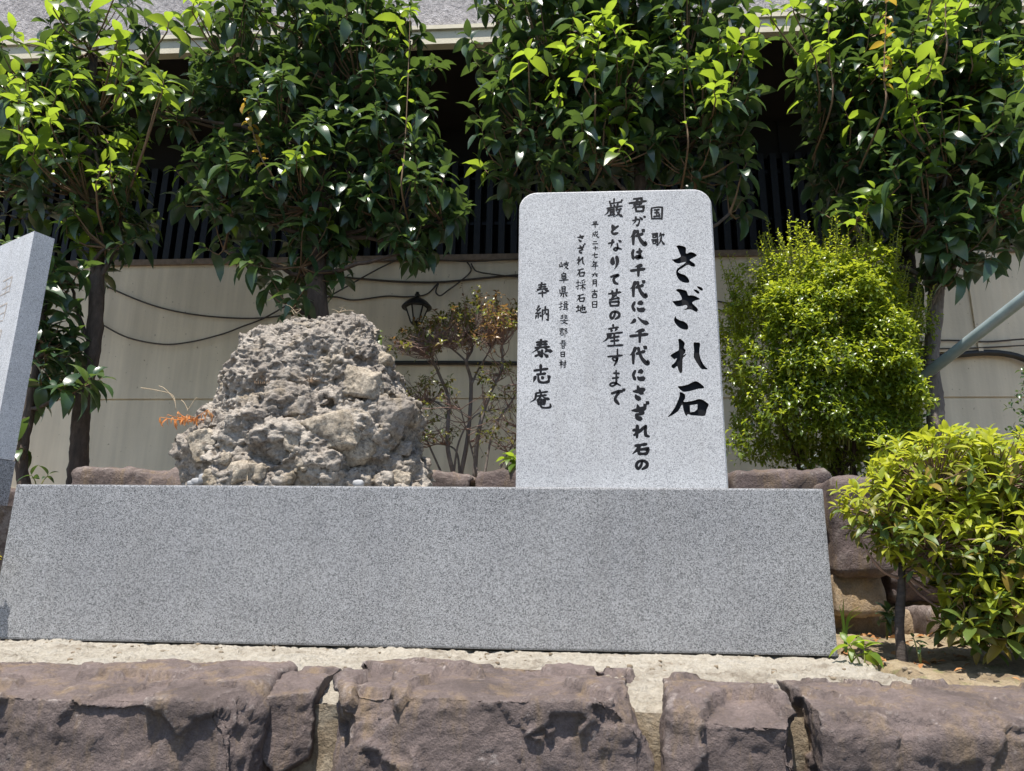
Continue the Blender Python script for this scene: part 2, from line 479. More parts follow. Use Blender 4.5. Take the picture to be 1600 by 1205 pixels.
# ---- building
BX0, BX1, WY = -7.0, 6.0, 5.15
B = empty('building', (-.5, WY, 0))
tag(B, 'cream walled building with black louvers and dark upper recess behind the trees', 'building')
ZS = 2.565                                    # louver sill
ZJ = 1.457                                    # horizontal joint
WP = MB().box((BX0, WY, -.3), (BX1, WY+.3, ZJ-.008)).build('wall', M['wall'], B)
MB().box((BX0, WY+.012, ZJ-.008), (BX1, WY+.3, ZJ+.004)).build('wall_joint', M['wall'], WP)
MB().box((BX0, WY-.006, ZJ+.004), (BX1, WY+.3, ZS-.05)).build('wall', M['wall'], B)
MB().box((BX0, WY-.03, ZS-.05), (BX1, WY+.3, ZS-.004)).build('louver_sill', M['sill'], B)
ZT = 3.354
LV = MB().box((BX0, WY+.20, ZS), (BX1, WY+.5, ZT+.05)).build('louver', M['void'], B)
sl_me = None
x = BX0+.04; k = 0
while x < BX1:
    if sl_me is None:
        o = bevel_box((-.025, WY-.02, ZS), (.025, WY+.045, ZT), .003).build('louver_slat', M['slat'], LV)
        sl_me = o.data
        base_x = o
    else:
        o = base_x.copy(); COL.objects.link(o); o.parent = LV
    # mesh vertices are relative to the building's origin
    o.location = (x, 0, 0)
    x += .0928; k += 1
for zz in (2.839, 3.225):
    MB().box((BX0, WY+.05, zz), (BX1, WY+.075, zz+.025)).build('louver_rail', M['slat'], LV)
DP = MB().box((BX0, WY+.06, ZT), (BX1, WY+.3, 4.2)).build('dark_panel', M['dark_panel'], B)
for px in (690, 1212, 330):
    a = at(px, 150, WY+.05)[0]
    MB().box((a-.006, WY+.05, ZT+.003), (a+.006, WY+.0585, 4.1)).build('panel_seam', M['void'], DP)
OY = 4.22
zb0 = at(640, 70, OY)[2]; zb1 = at(640, 44, OY)[2]
MB().box((BX0, OY+.06, zb0-.002), (BX1, WY+.4, zb0+.04)).build('soffit', M['dark_panel'], B)
FB = MB().box((BX0, OY, zb0), (BX1, OY+.0595, zb1-.03)).build('fascia_beam', M['beam'], B)
MB().box((BX0, OY-.02, zb1-.03), (BX1, WY+.4, zb1)).build('beam_ledge', M['beam'], FB)
MB().box((BX0, OY+.03, zb1), (BX1, WY+.4, 7.5)).build('upper_wall', M['plaster'], B)
# shallow pilaster on the right
xa, xb = at(1428, 470, WY-.05)[0], at(1568, 470, WY-.05)[0]
PSL = MB().box((xa, WY-.055, 1.766), (xb, WY-.006, ZS-.052)).build('pilaster', M['wall'], B)
MB().box((xa+.16*(xb-xa)*3.9, WY-.072, 1.766), (xa+.16*(xb-xa)*3.9+.03, WY-.0555, ZS-.06)).build('pilaster_strip', M['wall'], PSL)

# ---- stones
def box_grid(h, step):
    n = [max(4, int(round(2*hh/step))) for hh in h]
    pts = []; quads = []; cnt = 0
    for ax in range(3):
        u, v = [a for a in range(3) if a != ax]
        gu, gv = np.meshgrid(np.linspace(-1, 1, n[u]+1), np.linspace(-1, 1, n[v]+1))
        for s in (-1, 1):
            Q = np.zeros((gu.size, 3)); Q[:, u] = gu.ravel(); Q[:, v] = gv.ravel(); Q[:, ax] = s
            i = np.arange(gu.size).reshape(gu.shape)+cnt
            f = np.stack([i[:-1, :-1].ravel(), i[:-1, 1:].ravel(), i[1:, 1:].ravel(), i[1:, :-1].ravel()], -1)
            flip = (s < 0) ^ (ax == 1)
            if flip: f = f[:, ::-1]
            pts.append(Q); quads.append(f); cnt += gu.size
    P = np.concatenate(pts); Fq = np.concatenate(quads)
    key = np.round(P*100000).astype(np.int64)
    _, idx, inv = np.unique(key, axis=0, return_index=True, return_inverse=True)
    return P[idx], inv.reshape(-1)[Fq]
def stone_mesh(c, h, seed, step=.012, chips=14, amp=.02, cut=(.84, .97), fine=.006, strat=0.0, planes=(), nofwd=False, sm=3, lump=1.3, flake=False):
    r = np.random.default_rng(seed)
    h = np.array(h, float)
    Q, Fq = box_grid(h, step)
    D = Q*h
    rr = np.ones(len(D))
    pl = []
    for a in range(chips):
        k = r.integers(0, 3)
        n = r.normal(size=3)
        if r.random() < .65: n[r.integers(0, 3)] *= .15
        n = n/np.linalg.norm(n)
        if nofwd and n[1] > .15: n[1] *= -1
        if nofwd and n[2] > .5 and n[1] > -.35: n[1] = -.5; n = n/np.linalg.norm(n)
        sup = (np.abs(n)*h).sum()
        pl.append((n, sup*r.uniform(*cut)))
    for n, dd in planes:
        n = np.array(n, float); n /= np.linalg.norm(n); pl.append((n, dd))
    for n, dd in pl:
        q = D@n
        rr = np.where(q > 1e-6, np.minimum(rr, dd/np.maximum(q, 1e-6)), rr)
    P = D*rr[:, None]
    # rounded by a few Laplacian passes
    e = np.concatenate([Fq[:, [0, 1]], Fq[:, [1, 2]], Fq[:, [2, 3]], Fq[:, [3, 0]]])
    for it in range(sm):
        S = np.zeros_like(P); C = np.zeros(len(P))
        np.add.at(S, e[:, 0], P[e[:, 1]]); np.add.at(S, e[:, 1], P[e[:, 0]])
        np.add.at(C, e[:, 0], 1); np.add.at(C, e[:, 1], 1)
        P = .45*P+.55*S/C[:, None]
    # normals
    a = P[Fq[:, 1]]-P[Fq[:, 0]]; b = P[Fq[:, 3]]-P[Fq[:, 0]]
    fn = np.cross(a, b); Nn = np.zeros_like(P)
    for j in range(4): np.add.at(Nn, Fq[:, j], fn)
    Nn /= np.linalg.norm(Nn, axis=1)[:, None]+1e-12
    W = P+np.array(c)
    n1 = fbm(W*4.5, 4, seed); n2 = fbm(W*13, 3, seed+3, ridged=True); n3 = fbm(W*40, 4, seed+5, gain=.6)
    f1, f2, idn = worley(W*np.array([4.2, 4.2, 5.5])+.8*n1[:, None], seed+9)
    chip = ((idn % 97)/97.-.5)
    edge = np.clip((f2-f1)/.05, 0, 1)
    if flake:
        # flat flakes with their own tilt, stepping sharply where they meet
        tl = np.stack([(idn % 61)/61.-.5, ((idn >> 6) % 53)/53.-.5, ((idn >> 12) % 47)/47.-.5], -1)
        g1, g2, gid = worley(W*np.array([9., 9., 13.])+.5*n1[:, None], seed+19)
        tg = np.stack([(gid % 61)/61.-.5, ((gid >> 6) % 53)/53.-.5, ((gid >> 12) % 47)/47.-.5], -1)
        fr = lambda S_: (np.mod(W*S_, 1.0)-.5)
        d = amp*(.9*n1+1.5*(idn % 97)/97.-.75)+.05*((W-W.mean(0))*tl).sum(1)*.5+.006*((gid % 89)/89.-.5)*(np.clip((W[:, 2]+.16)/.08, .15, 1))
        d += .0028*fbm(W*38, 4, seed+5, gain=.62)+.0016*fbm(W*120, 2, seed+6)
        return W+Nn*d[:, None], Fq
    d = amp*(lump*n1+.28*n2+1.1*chip*np.minimum(1, edge+.25))+fine*n3
    if strat:
        d += strat*np.round(3*perlin(W*np.array([2, 2, 14])+.8*n1[:, None], seed+8))/3
    return W+Nn*d[:, None], Fq

RW = empty('stone_retaining_wall', (-.4, 1.9, -1.3))
tag(RW, 'front wall of large purple brown stones with mortar below the granite plinth', 'wall')
def front_stone(x0, x1, zt, y0, y1, zb, seed, mat='brownstone', **kw):
    c = ((x0+x1)/2, (y0+y1)/2, (zt+zb)/2); h = ((x1-x0)/2, (y1-y0)/2, (zt-zb)/2)
    V, Fq = stone_mesh(c, h, seed, **kw)
    return obj('stone', V, Fq, M[mat], RW)
def X(px, py, Y): return at(px, py, Y)[0]
FK = dict(nofwd=True, sm=1, flake=True, step=.0072)
TP = ((0, -.22, 1), )
front_stone(X(-420, 1100, 1.7), X(424, 1090, 1.80), -.018, 1.66, 2.0, -.62, 31, chips=22, amp=.016, strat=.014, planes=[((.9, 0, -.35), .66), ((0, -.14, 1), .29), ((0, -.7, .7), .335)], **FK)
front_stone(X(436, 1090, 1.9), X(512, 1090, 1.9), -.02, 1.76, 2.0, -.24, 33, chips=14, amp=.010, cut=(.75, .93), planes=[((.5, -.3, -.8), .10), ((-.6, -.3, -.6), .10), ((0, -.25, 1), .105)], **FK)
front_stone(X(526, 1100, 1.77), X(1018, 1090, 1.77), -.004, 1.66, 2.03, -.62, 35, chips=20, amp=.016, strat=.013, planes=[((-.5, -.5, .75), .44), ((0, -.12, 1), .30), ((.1, -.7, .7), .345), ((.8, -.1, .35), .40)], **FK)
front_stone(X(1036, 1090, 1.8), X(1222, 1090, 1.8), -.018, 1.68, 1.99, -.55, 37, chips=20, amp=.018, cut=(.8, .95), planes=[((0, -.2, 1), .265), ((-.5, -.6, .5), .29)], **FK)
front_stone(X(1256, 1090, 1.78), X(1760, 1090, 1.78), -.018, 1.66, 2.0, -.62, 39, chips=16, amp=.011, planes=[((0, -.16, 1), .295), ((0, -.7, .7), .335), ((-.7, -.3, .5), .46)], **FK)
front_stone(X(410, 1190, 1.8), X(520, 1190, 1.8), -.27, 1.80, 2.05, -.62, 41, chips=10, amp=.012, mat='tanstone', **FK)
xx = X(1775, 1090, 1.78)
front_stone(xx, xx+.8, -.0, 1.70, 2.08, -.6, 43, chips=12, amp=.014, **FK)
xx = X(-440, 1100, 1.7)
front_stone(xx-.8, xx, -.0, 1.70, 2.08, -.6, 45, chips=12, amp=.014, **FK)
# mortar body and the bright cap the plinth sits on
def wall_face(name, x0, x1, z0, z1, Y, mat, parent, seed, amp=.02, step=.02):
    nx, nz = int((x1-x0)/step), int((z1-z0)/step)
    Xg, Zg = np.meshgrid(np.linspace(x0, x1, nx), np.linspace(z0, z1, nz))
    P = np.stack([Xg.ravel(), np.full(Xg.size, float(Y)), Zg.ravel()], -1)
    P[:, 1] += amp*fbm(P*7, 4, seed)+.4*amp*fbm(P*30, 3, seed+1)
    i = np.arange(nx*nz).reshape(nz, nx)
    Fq = np.stack([i[:-1, :-1].ravel(), i[:-1, 1:].ravel(), i[1:, 1:].ravel(), i[1:, :-1].ravel()], -1)
    return obj(name, P, Fq, M[mat], parent)
wall_face('mortar', -5.5, 4.5, -1.3, -.075, 1.815, 'joint', RW, 51, .014, .025)
def cap_z(p):
    edge = np.clip((p[:, 0]+2.9)/.12, 0, 1)*np.clip((.93+.06*fbm(p*6, 2, 5)-p[:, 0])/.07, 0, 1)
    z = np.interp(p[:, 1], [1.84, 1.90, 1.96, 2.05, 2.40], [-.085, -.062, -.038, -.022, -.004])+.012*fbm(p*6, 4, 61)+.011*fbm(p*26, 5, 62, ridged=True)
    z = np.minimum(z, np.where(p[:, 1] > 2.40, -.004, 1))
    return z-.10*(1-edge)
P, F = grid_sheet(-3.0, 1.02, 1.84, 2.75, 560, 134, cap_z)
obj('mortar_cap', P, F, M['mortar'], RW)

# rear wall of the terrace
TW = empty('terrace_stone_wall', (.2, 3.4, 0))
tag(TW, 'rear wall of dark brown stones holding the terrace behind the big rock', 'wall')
def rear_stone(x0, x1, zt, zb, y0, y1, seed, mat='brownstone_dark', **kw):
    c = ((x0+x1)/2, (y0+y1)/2, (zt+zb)/2); h = ((x1-x0)/2, (y1-y0)/2, (zt-zb)/2)
    V, Fq = stone_mesh(c, h, seed, step=.022, **kw)
    return obj('stone', V, Fq, M[mat], TW)
def Z(px, py, Y): return at(px, py, Y)[2]
rear_stone(-3.3, X(110, 740, 3.4), .60, .0, 3.32, 3.7, 71, amp=.018)
rear_stone(X(128, 740, 3.4), X(330, 740, 3.4), Z(220, 734, 3.4), .0, 3.30, 3.72, 72, amp=.014, mat='brownstone')
rear_stone(X(335, 740, 3.4), X(650, 740, 3.4), .60, .0, 3.34, 3.7, 73, amp=.018)
rear_stone(X(652, 745, 3.4), X(741, 745, 3.4), Z(700, 741, 3.4), .0, 3.32, 3.66, 74, amp=.014, mat='brownstone')
rear_stone(X(744, 745, 3.4), X(900, 745, 3.4), Z(780, 737, 3.4), .1, 3.30, 3.7, 75, amp=.014, mat='brownstone_dark')
rear_stone(X(905, 745, 3.4), X(1136, 745, 3.4), .62, .0, 3.32, 3.7, 76, amp=.018)
rear_stone(X(1136, 745, 3.4), X(1288, 745, 3.4), Z(1200, 738, 3.38), .0, 3.30, 3.75, 77, amp=.016)
rear_stone(X(1284, 800, 3.2), X(1372, 800, 3.2), Z(1330, 742, 3.14), Z(1330, 898, 3.1), 3.06, 3.55, 78, amp=.014, chips=10)
rear_stone(X(1290, 930, 3.2), X(1372, 930, 3.2), Z(1330, 893, 3.14), Z(1330, 962, 3.1), 3.08, 3.5, 79, amp=.010, mat='tanstone', cut=(.78, .93))
rear_stone(X(1280, 980, 3.3), X(1445, 980, 3.3), Z(1330, 950, 3.3), -.15, 3.22, 3.6, 80, amp=.014, mat='tanstone')
rear_stone(X(1374, 900, 3.3), X(1520, 900, 3.3), .66, Z(1400, 945, 3.3), 3.24, 3.7, 81, amp=.02, mat='brownstone_dark')
rear_stone(X(1448, 980, 3.1), X(1512, 980, 3.1), Z(1480, 950, 3.1), -.1, 3.0, 3.4, 82, amp=.012, mat='brownstone')
rear_stone(X(1522, 900, 3.3), X(1720, 900, 3.3), .66, -.1, 3.2, 3.7, 83, amp=.02)
rear_stone(X(1725, 900, 3.3), X(2000, 900, 3.3), .66, -.1, 3.2, 3.7, 84, amp=.02)
wall_face('mortar', -5.5, 4.5, -.2, .58, 3.42, 'joint', TW, 85, .02, .04)

# ------------------------------------------------------------------ plinth
PX0, PX1, PY = -1.8575, .8138, 2.4183
PL = empty('granite_plinth', ((PX0+PX1)/2, 2.8, 0))
tag(PL, 'long low polished grey granite plinth in front, carrying the rock and the slab', 'plinth')
bevel_box((PX0, PY, .0), (PX1, PY+.17, .5), .007).build('front_slab', M['granite_base'], PL)
bevel_box((PX0, PY+.1715, .0), (PX0+.15, 3.24, .5), .004).build('side_slab', M['granite_base'], PL)
bevel_box((PX1-.80, PY+.1715, .0), (PX1, 3.24, .5), .004).build('side_slab', M['granite_base'], PL)
bevel_box((PX0+.1515, 3.09, .0), (PX1-.8015, 3.24, .5), .004).build('back_slab', M['granite_base'], PL)
P, F = grid_sheet(PX0+.152, PX1-.802, PY+.172, 3.088, 90, 50, lambda p: .47+.012*fbm(p*9, 3, 91))
GB = obj('gravel_bed', P, F, M['pebble'], PL)
# loose pebbles round the rock
r = np.random.default_rng(5)
def pebble_mesh(s):
    V, Fq = stone_mesh((0, 0, 0), (1, .8, .6), s, step=.25, chips=14, amp=.02, cut=(.62, .8), fine=0, sm=5)
    return V, Fq
pm = [pebble_mesh(100+i) for i in range(4)]
mb = MB()
for i in range(420):
    V, Fq = pm[i % 4]; s = r.uniform(.012, .026); a = r.uniform(0, 6.28)
    R_ = np.array([[math.cos(a), -math.sin(a), 0], [math.sin(a), math.cos(a), 0], [0, 0, 1]])
    mb.add(V@R_.T*s+np.array([r.uniform(PX0+.18, PX1-.83), r.uniform(PY+.19, 3.06), .478+s*.4]), Fq)
tag(mb.build('gravel', M['pebble'], PL, True), kind='stuff')
for px, py, s in ((308, 749, .022), (321, 745, .03), (333, 749, .02), (352, 752, .022), (492, 752, .022), (512, 752, .026), (560, 752, .022), (300, 752, .018)):
    p = at(px, py+3, 2.66); V, Fq = pm[int(px) % 4]
    obj('pebble', V*s+p, Fq, M['pebble'], GB)

# ------------------------------------------------------------------ inscription strokes
CH = {
'国': 'S8,12 6,50 10,96|Z8,14 60,6 94,8 92,60 90,98|H28,28 72,24|H32,48 68,46|S50,26 50,72|H24,76 78,72|D62,54 72,64|H12,92 90,90',
'歌': 'H2,12 48,6|S10,22 12,40|Z10,22 34,19 32,38|H12,38 32,37|S44,10 44,46|H0,55 52,50|S10,64 12,82|Z10,64 34,62 32,80|H12,81 32,80|S46,54 46,96 36,88|P70,4 62,24 52,38|P66,22 94,14 84,36|P74,30 66,66 44,98|N70,48 84,74 100,92',
'君': 'Z25,8 74,3 70,44|H0,38 100,22|H26,50 68,44|P50,8 40,45 16,80|S38,64 42,98|Z38,66 86,60 82,94|H42,95 84,93',
'が': 'C4,48 34,36 54,38 52,70 40,96 30,86|P28,8 26,50 4,86|D55,10 78,38|D84,0 100,14',
'代': 'P32,8 20,34 0,52|S20,38 20,96|H36,42 80,28|K46,8 52,36 68,72 94,96 96,72|D72,0 88,12',
'は': 'C14,12 4,50 14,98|H44,34 90,24|C70,2 72,40 70,78 52,90 36,80 54,72 100,88',
'千': 'P78,6 50,14 28,24|H0,54 100,38|S56,14 54,100',
'に': 'C22,4 6,50 22,98|B46,24 62,14 84,12|B40,66 60,86 100,82',
'八': 'P26,34 18,60 0,88|N40,2 66,58 100,88',
'さ': 'B0,42 40,40 100,26|B38,2 52,36 84,58|B20,66 34,86 62,98',
'ざ': 'B0,50 36,48 84,36|B32,18 44,46 72,64|C70,66 30,74 24,82|B22,80 34,92 60,98|D70,14 84,26|D84,0 100,12',
'れ': 'S28,2 26,98|H2,42 36,26|P34,30 20,62 4,78|C8,78 40,50 66,20 80,8 76,40 80,78 100,88',
'石': 'H18,24 86,8|P44,18 34,52 0,98|S36,54 42,98|Z36,58 96,48 86,94|H42,94 88,92',
'の': 'C56,12 44,62 20,92 4,60 20,20 60,6 96,30 92,70 54,100',
'巌': 'S54,0 52,24|S30,14 32,28|H32,28 92,18|S94,6 90,22|D32,32 40,42|D52,30 56,42|P74,28 64,42|H16,52 96,40|P24,50 20,76 0,90|H30,60 56,56|S34,60 34,88|S52,58 52,98|H36,68 50,67|H36,77 50,76|H22,92 58,84|P70,46 60,62|H62,62 92,54|P84,58 74,82 54,98|N64,64 78,84 100,98',
'と': 'B8,2 22,28 34,48|C92,14 30,50 6,76 30,98 90,88',
'な': 'H0,34 44,20|P32,0 26,40 14,72|D74,4 96,20|C66,32 70,70 58,96 40,86 56,72 100,84',
'り': 'B14,8 6,36 14,62|P78,4 92,40 70,76 30,100',
'て': 'C0,24 60,8 96,6 50,30 36,56 54,82 92,96',
'苔': 'H0,28 100,18|S30,10 34,44|S68,0 60,40|P52,34 30,50 12,62|H8,62 84,50|D68,42 84,58|S10,72 18,98|Z10,74 84,70 78,96|H18,95 80,93',
'産': 'S52,0 54,14|H30,20 78,12|D42,20 46,32|P70,18 60,32|H22,44 98,36|P28,42 24,64 0,82|P42,46 30,66|H36,62 82,54|S58,44 58,92|H40,76 80,72|H26,98 100,94',
'す': 'H0,46 100,38|C66,0 66,60 44,70 34,56 50,50 64,66 44,100',
'ま': 'H36,18 90,20|H24,50 84,44|C60,0 62,60 56,86 20,98 2,88 24,78 60,80 100,94',
'で': 'C0,30 40,20 62,18 36,48 30,70 58,98|D70,8 82,20|D86,0 100,12',
'平': 'H16,16 80,10|D24,28 34,44|P76,24 62,42|H0,58 100,50|S50,14 50,100',
'成': 'H14,28 86,20|P18,28 16,64 0,98|Z18,50 44,48 42,76 32,72|K52,0 60,50 94,98 96,76|P86,40 76,60 56,82|D72,2 86,12',
'二': 'H18,18 80,12|H0,92 100,86', '十': 'H0,46 100,40|S50,0 48,100',
'七': 'H0,46 100,32|C46,0 46,80 60,92 100,86',
'年': 'P34,0 22,20 6,34|H26,18 86,14|H28,40 80,36|S26,40 26,62|H0,66 100,60|S56,16 56,100',
'六': 'D46,0 56,18|H0,40 100,34|P36,52 22,80 2,98|B62,52 78,74 92,92',
'月': 'P22,6 22,60 0,98|Z22,6 92,2 90,96 76,90|H26,32 88,30|H26,58 88,56',
'吉': 'H4,24 98,16|S50,0 50,44|H20,46 80,42|S18,60 22,98|Z18,62 84,58 80,94|H22,94 82,92',
'日': 'S8,6 12,100|Z8,8 94,2 90,98|H14,50 88,48|H14,92 88,90',
'採': 'H0,32 38,24|S22,4 22,90 10,84|H0,66 38,52|P86,2 68,10 48,16|D46,24 52,36|D66,20 70,32|P92,16 82,34|H42,54 100,46|S70,40 70,100|P68,54 58,74 40,88|N72,54 84,74 100,86',
'地': 'H0,36 36,28|S20,8 20,76|H0,84 38,68|Z40,48 88,32 86,62 76,60|S64,4 64,72|C48,20 46,80 60,94 98,92 98,76',
'岐': 'S20,10 20,62|Z2,34 4,68 36,60|S38,32 36,66|H48,26 100,18|S72,0 72,40|P50,44 88,40 76,66 44,100|N54,50 74,80 100,98',
'阜': 'P48,0 40,10|S28,14 28,60|Z28,14 72,10 70,30|H30,32 70,30|Z30,44 76,42 72,60|H30,60 74,58|H0,78 100,70|S50,60 50,100',
'県': 'S30,2 32,50|Z30,4 72,0 70,48|H32,18 70,16|H32,32 70,31|H32,48 72,46|S6,30 8,64|H8,64 100,58|S50,64 50,98 40,92|P30,72 20,84 6,96|B70,72 80,80 92,92',
'揖': 'H0,32 38,24|S22,4 22,90 10,84|H0,66 38,52|Z56,6 84,4 82,22|S56,6 58,24|H58,22 82,21|H44,34 100,30|S56,34 56,82|S84,32 84,100|H58,48 82,47|H58,62 82,61|H42,84 98,76',
'斐': 'S38,0 36,44|S60,0 60,50|H14,12 36,10|H14,26 36,24|H8,42 36,38|H62,12 88,10|H62,26 86,24|H62,40 90,38|D48,50 54,58|H4,66 98,60|P68,64 50,86 2,100|N30,68 60,88 100,100',
'郡': 'Z8,6 46,4 44,36|H0,22 58,18|H10,38 46,36|P26,6 20,50 0,80|S18,54 20,84|Z18,56 48,54 46,82|H20,82 46,80|Z66,8 92,6 78,32 94,46 80,66|S68,8 68,100',
'春': 'H22,10 80,6|H18,24 82,20|H0,40 100,34|P46,0 36,40 4,66|N60,36 78,52 100,62|S32,58 34,100|Z32,58 70,56 68,98|H34,78 68,76|H34,96 68,95',
'村': 'H0,30 48,24|S26,0 26,98|P26,32 16,54 0,70|D30,40 46,56|H52,36 100,30|S84,4 84,92 70,86|D60,50 68,64',
'奉': 'H22,18 76,12|H24,34 76,28|H12,50 86,42|P46,0 36,42 0,66|N56,40 76,56 100,60|H22,76 78,70|S50,58 50,100',
'納': 'P32,0 10,26|H10,26 32,30|P40,16 4,52|H4,52 44,46|S24,54 24,82|P10,64 2,92|D36,58 44,72|S56,26 54,96|Z54,30 98,24 96,98 84,92|P76,4 74,40 60,64|N76,42 84,54 92,60',
'泰': 'H24,16 74,10|H26,30 74,25|H18,46 84,40|P46,0 38,44 0,76|N56,42 78,60 100,66|S50,58 50,96 40,90|D28,62 40,74|H18,92 42,80|P76,58 60,72|N56,74 66,86 80,98',
'志': 'H8,32 86,22|S46,0 46,50|H24,54 74,48|P16,64 4,98|C32,64 36,90 60,98 88,92 92,78|D50,62 60,76|D84,58 98,72',
'庵': 'S48,0 52,12|H30,18 86,10|P32,18 26,50 0,70|H36,34 80,28|P56,22 48,44 28,60|N58,34 76,46 98,52|S40,56 42,82|Z40,56 74,54 72,78|H42,68 72,66|H42,80 72,78|C56,48 54,88 70,98 98,94 98,76',
}
PROF = {'H': [(0, .75), (.12, .95), (.5, .72), (.85, 1.05), (1, .7)], 'S': [(0, .9), (.15, 1.1), (.6, .85), (1, .7)],
        'Z': [(0, .75), (.4, .9), (.6, 1.1), (1, .8)], 'P': [(0, .95), (.2, 1.15), (.6, .75), (1, .06)],
        'N': [(0, .3), (.4, .8), (.78, 1.5), (1, .08)], 'D': [(0, .25), (.45, 1.1), (.8, 1.3), (1, .8)],
        'C': [(0, .7), (.3, .95), (.6, .8), (.85, 1.05), (1, .6)], 'K': [(0, .9), (.4, .9), (.75, 1.3), (.88, 1.1), (1, .1)],
        'B': [(0, .5), (.3, 1.2), (.7, 1.45), (.92, 1.3), (1, .7)]}
def stroke_poly(kind, pts, wd):
    P = np.array(pts, float)
    if kind in 'CPNKB' and len(P) > 2: P = catmull(P, 6)
    elif len(P) == 2: P = np.array([P[0]+(P[1]-P[0])*t for t in np.linspace(0, 1, 7)])
    else:
        Q = []
        for a, b in zip(P[:-1], P[1:]):
            Q += [a+(b-a)*t for t in (0, .15, .5, .85)]
        P = np.array(Q+[P[-1]])
    s = np.concatenate([[0], np.cumsum(np.linalg.norm(np.diff(P, axis=0), axis=1))]); s /= s[-1]
    W = np.interp(s, [a for a, b in PROF[kind]], [b for a, b in PROF[kind]])*wd/2
    T = np.gradient(P, axis=0); T /= np.linalg.norm(T, axis=1)[:, None]+1e-9
    Nn = np.stack([-T[:, 1], T[:, 0]], -1)
    # rounded entry and exit
    P = np.concatenate([[P[0]-T[0]*W[0]*.6], P, [P[-1]+T[-1]*W[-1]*.6]]); Nn = np.concatenate([Nn[:1], Nn, Nn[-1:]]); W = np.concatenate([[W[0]*.45], W, [W[-1]*.45]])
    return P+Nn*W[:, None], P-Nn*W[:, None]
TEXT = [  # char, x0, x1, y0, y1 in photograph pixels of the slab face
('国',1015,1037.5,321,345),('歌',1016.7,1040,362,386),
('君',981,1011.7,307.5,333.4),('が',986,1010,336,355),('代',982,1012,356,385.7),('は',985,1007,386,408),('千',983,1010,411,434),('代',982,1012.7,436,467),('に',985,1010,469,489),('八',982,1017,493,510),('千',982,1014.7,512,537.5),('代',981,1016,538.5,572),('に',986,1010,576,596.7),('さ',987,1010,600,627),('ざ',985,1015.7,625,658),('れ',986,1017,662,687),('石',985,1016.7,690,713),('の',991,1014,716.6,736),
('巌',942,975,309,341),('と',953.4,969,349,368),('な',949,973,373,394),('り',954,968,398,424),('て',952,969,427,447),('苔',949,972,450,481),('の',951,970,484,501),('産',939.5,975,505.6,543),('す',948,974,544,573),('ま',951,971,577,605.7),('で',953,978,605,635),
('平',923.6,936,344.6,356.6),('成',924,936,360.5,372.5),('二',925,935,376,382.5),('十',925.6,935,384,392),('七',924,935,394,404),('年',923.6,935.5,407,421.6),('六',923.6,935,425,433.6),('月',924,933.5,436,449),('吉',923,935,452,467),('日',924,934,470,482),
('さ',901,913.6,365,379),('ざ',901,915.6,379,397),('れ',900,914.5,400,415.6),('石',899,915,418,433.6),('採',899,916,436,455),('石',899,915,458,473),('地',899,917,475,490),
('岐',873,889.7,407.7,422),('阜',873,889,425,443),('県',873,888,447,465.5),('揖',872.5,889,470,487),('斐',874,888.5,491,507),('郡',873,887.8,512,527),('春',874,885.6,531,545.6),('日',875,883.5,549,559),('村',873,885.6,562,576.7),
('奉',835,860,440,465.5),('納',834.6,858.5,476.7,502.6),('泰',827.8,866,528.7,561),('志',830,862,568,600.7),('庵',825.6,862,607.7,639.5)]
BIG = {  # traced outlines of the four large characters (photograph pixels)
'さ': ([[(218,118),(245,108),(300,118),(335,140),(335,200),(350,212),(385,195),(430,200),(470,228),(462,245),(420,268),(385,290),(400,308),(440,335),(452,360),(440,376),(405,372),(370,355),(340,362),(290,395),(250,420),(240,445),(275,465),(320,480),(355,510),(378,550),(372,575),(340,580),(290,568),(245,535),(220,490),(212,445),(225,405),(270,370),(320,335),(330,318),(290,325),(240,335),(200,325),(172,300),(160,285),(200,280),(245,265),(270,245),(255,205),(240,165),(228,140)]], [], 370),
'ざ': ([[(208,670),(240,655),(300,665),(345,685),(365,735),(400,735),(450,745),(508,778),(490,792),(445,805),(415,830),(440,860),(480,900),(485,925),(465,945),(425,925),(380,912),(310,922),(345,895),(352,872),(335,858),(290,868),(240,875),(205,860),(175,825),(168,808),(215,805),(265,795),(285,780),(270,740),(245,700)],
 [(205,995),(215,1022),(250,1045),(310,1065),(350,1095),(365,1130),(355,1165),(310,1165),(260,1145),(215,1105),(190,1065),(187,1030)],
 [(430,665),(465,665),(500,690),(505,710),(485,715),(455,695)],[(473,625),(510,627),(545,650),(547,675),(525,675),(495,655)]], [], 370),
'れ': ([[(240,165),(265,157),(295,180),(322,215),(310,260),(315,280),(330,295),(325,330),(300,365),(335,345),(340,350),(315,380),(297,400),(292,470),(290,560),(280,585),(258,582),(240,545),(225,500),(185,530),(160,515),(155,490),(195,455),(222,400),(190,413),(160,390),(142,365),(180,335),(235,305),(247,285),(245,220)],
 [(432,208),(470,203),(512,210),(508,270),(505,340),(525,420),(565,490),(610,537),(570,540),(525,532),(480,470),(445,410),(433,380),(437,300)]], [], 510),
'石': ([[(233,755),(290,748),(360,730),(410,705),(455,688),(500,705),(550,745),(565,765),(550,780),(490,785),(420,805),(350,820),(305,822),(270,800)],
 [(255,828),(290,832),(325,860),(325,905),(305,945),(360,945),(430,932),(500,912),(550,925),(600,960),(620,985),(595,1050),(572,1122),(480,1122),(400,1115),(360,1105),(345,1125),(325,1105),(305,1050),(290,985),(270,1010),(240,1060),(190,1100),(105,1142),(150,1085),(200,1010),(240,920),(258,860)]],
 [[(385,992),(480,978),(478,1040),(445,1070),(390,1080)]], 510)}

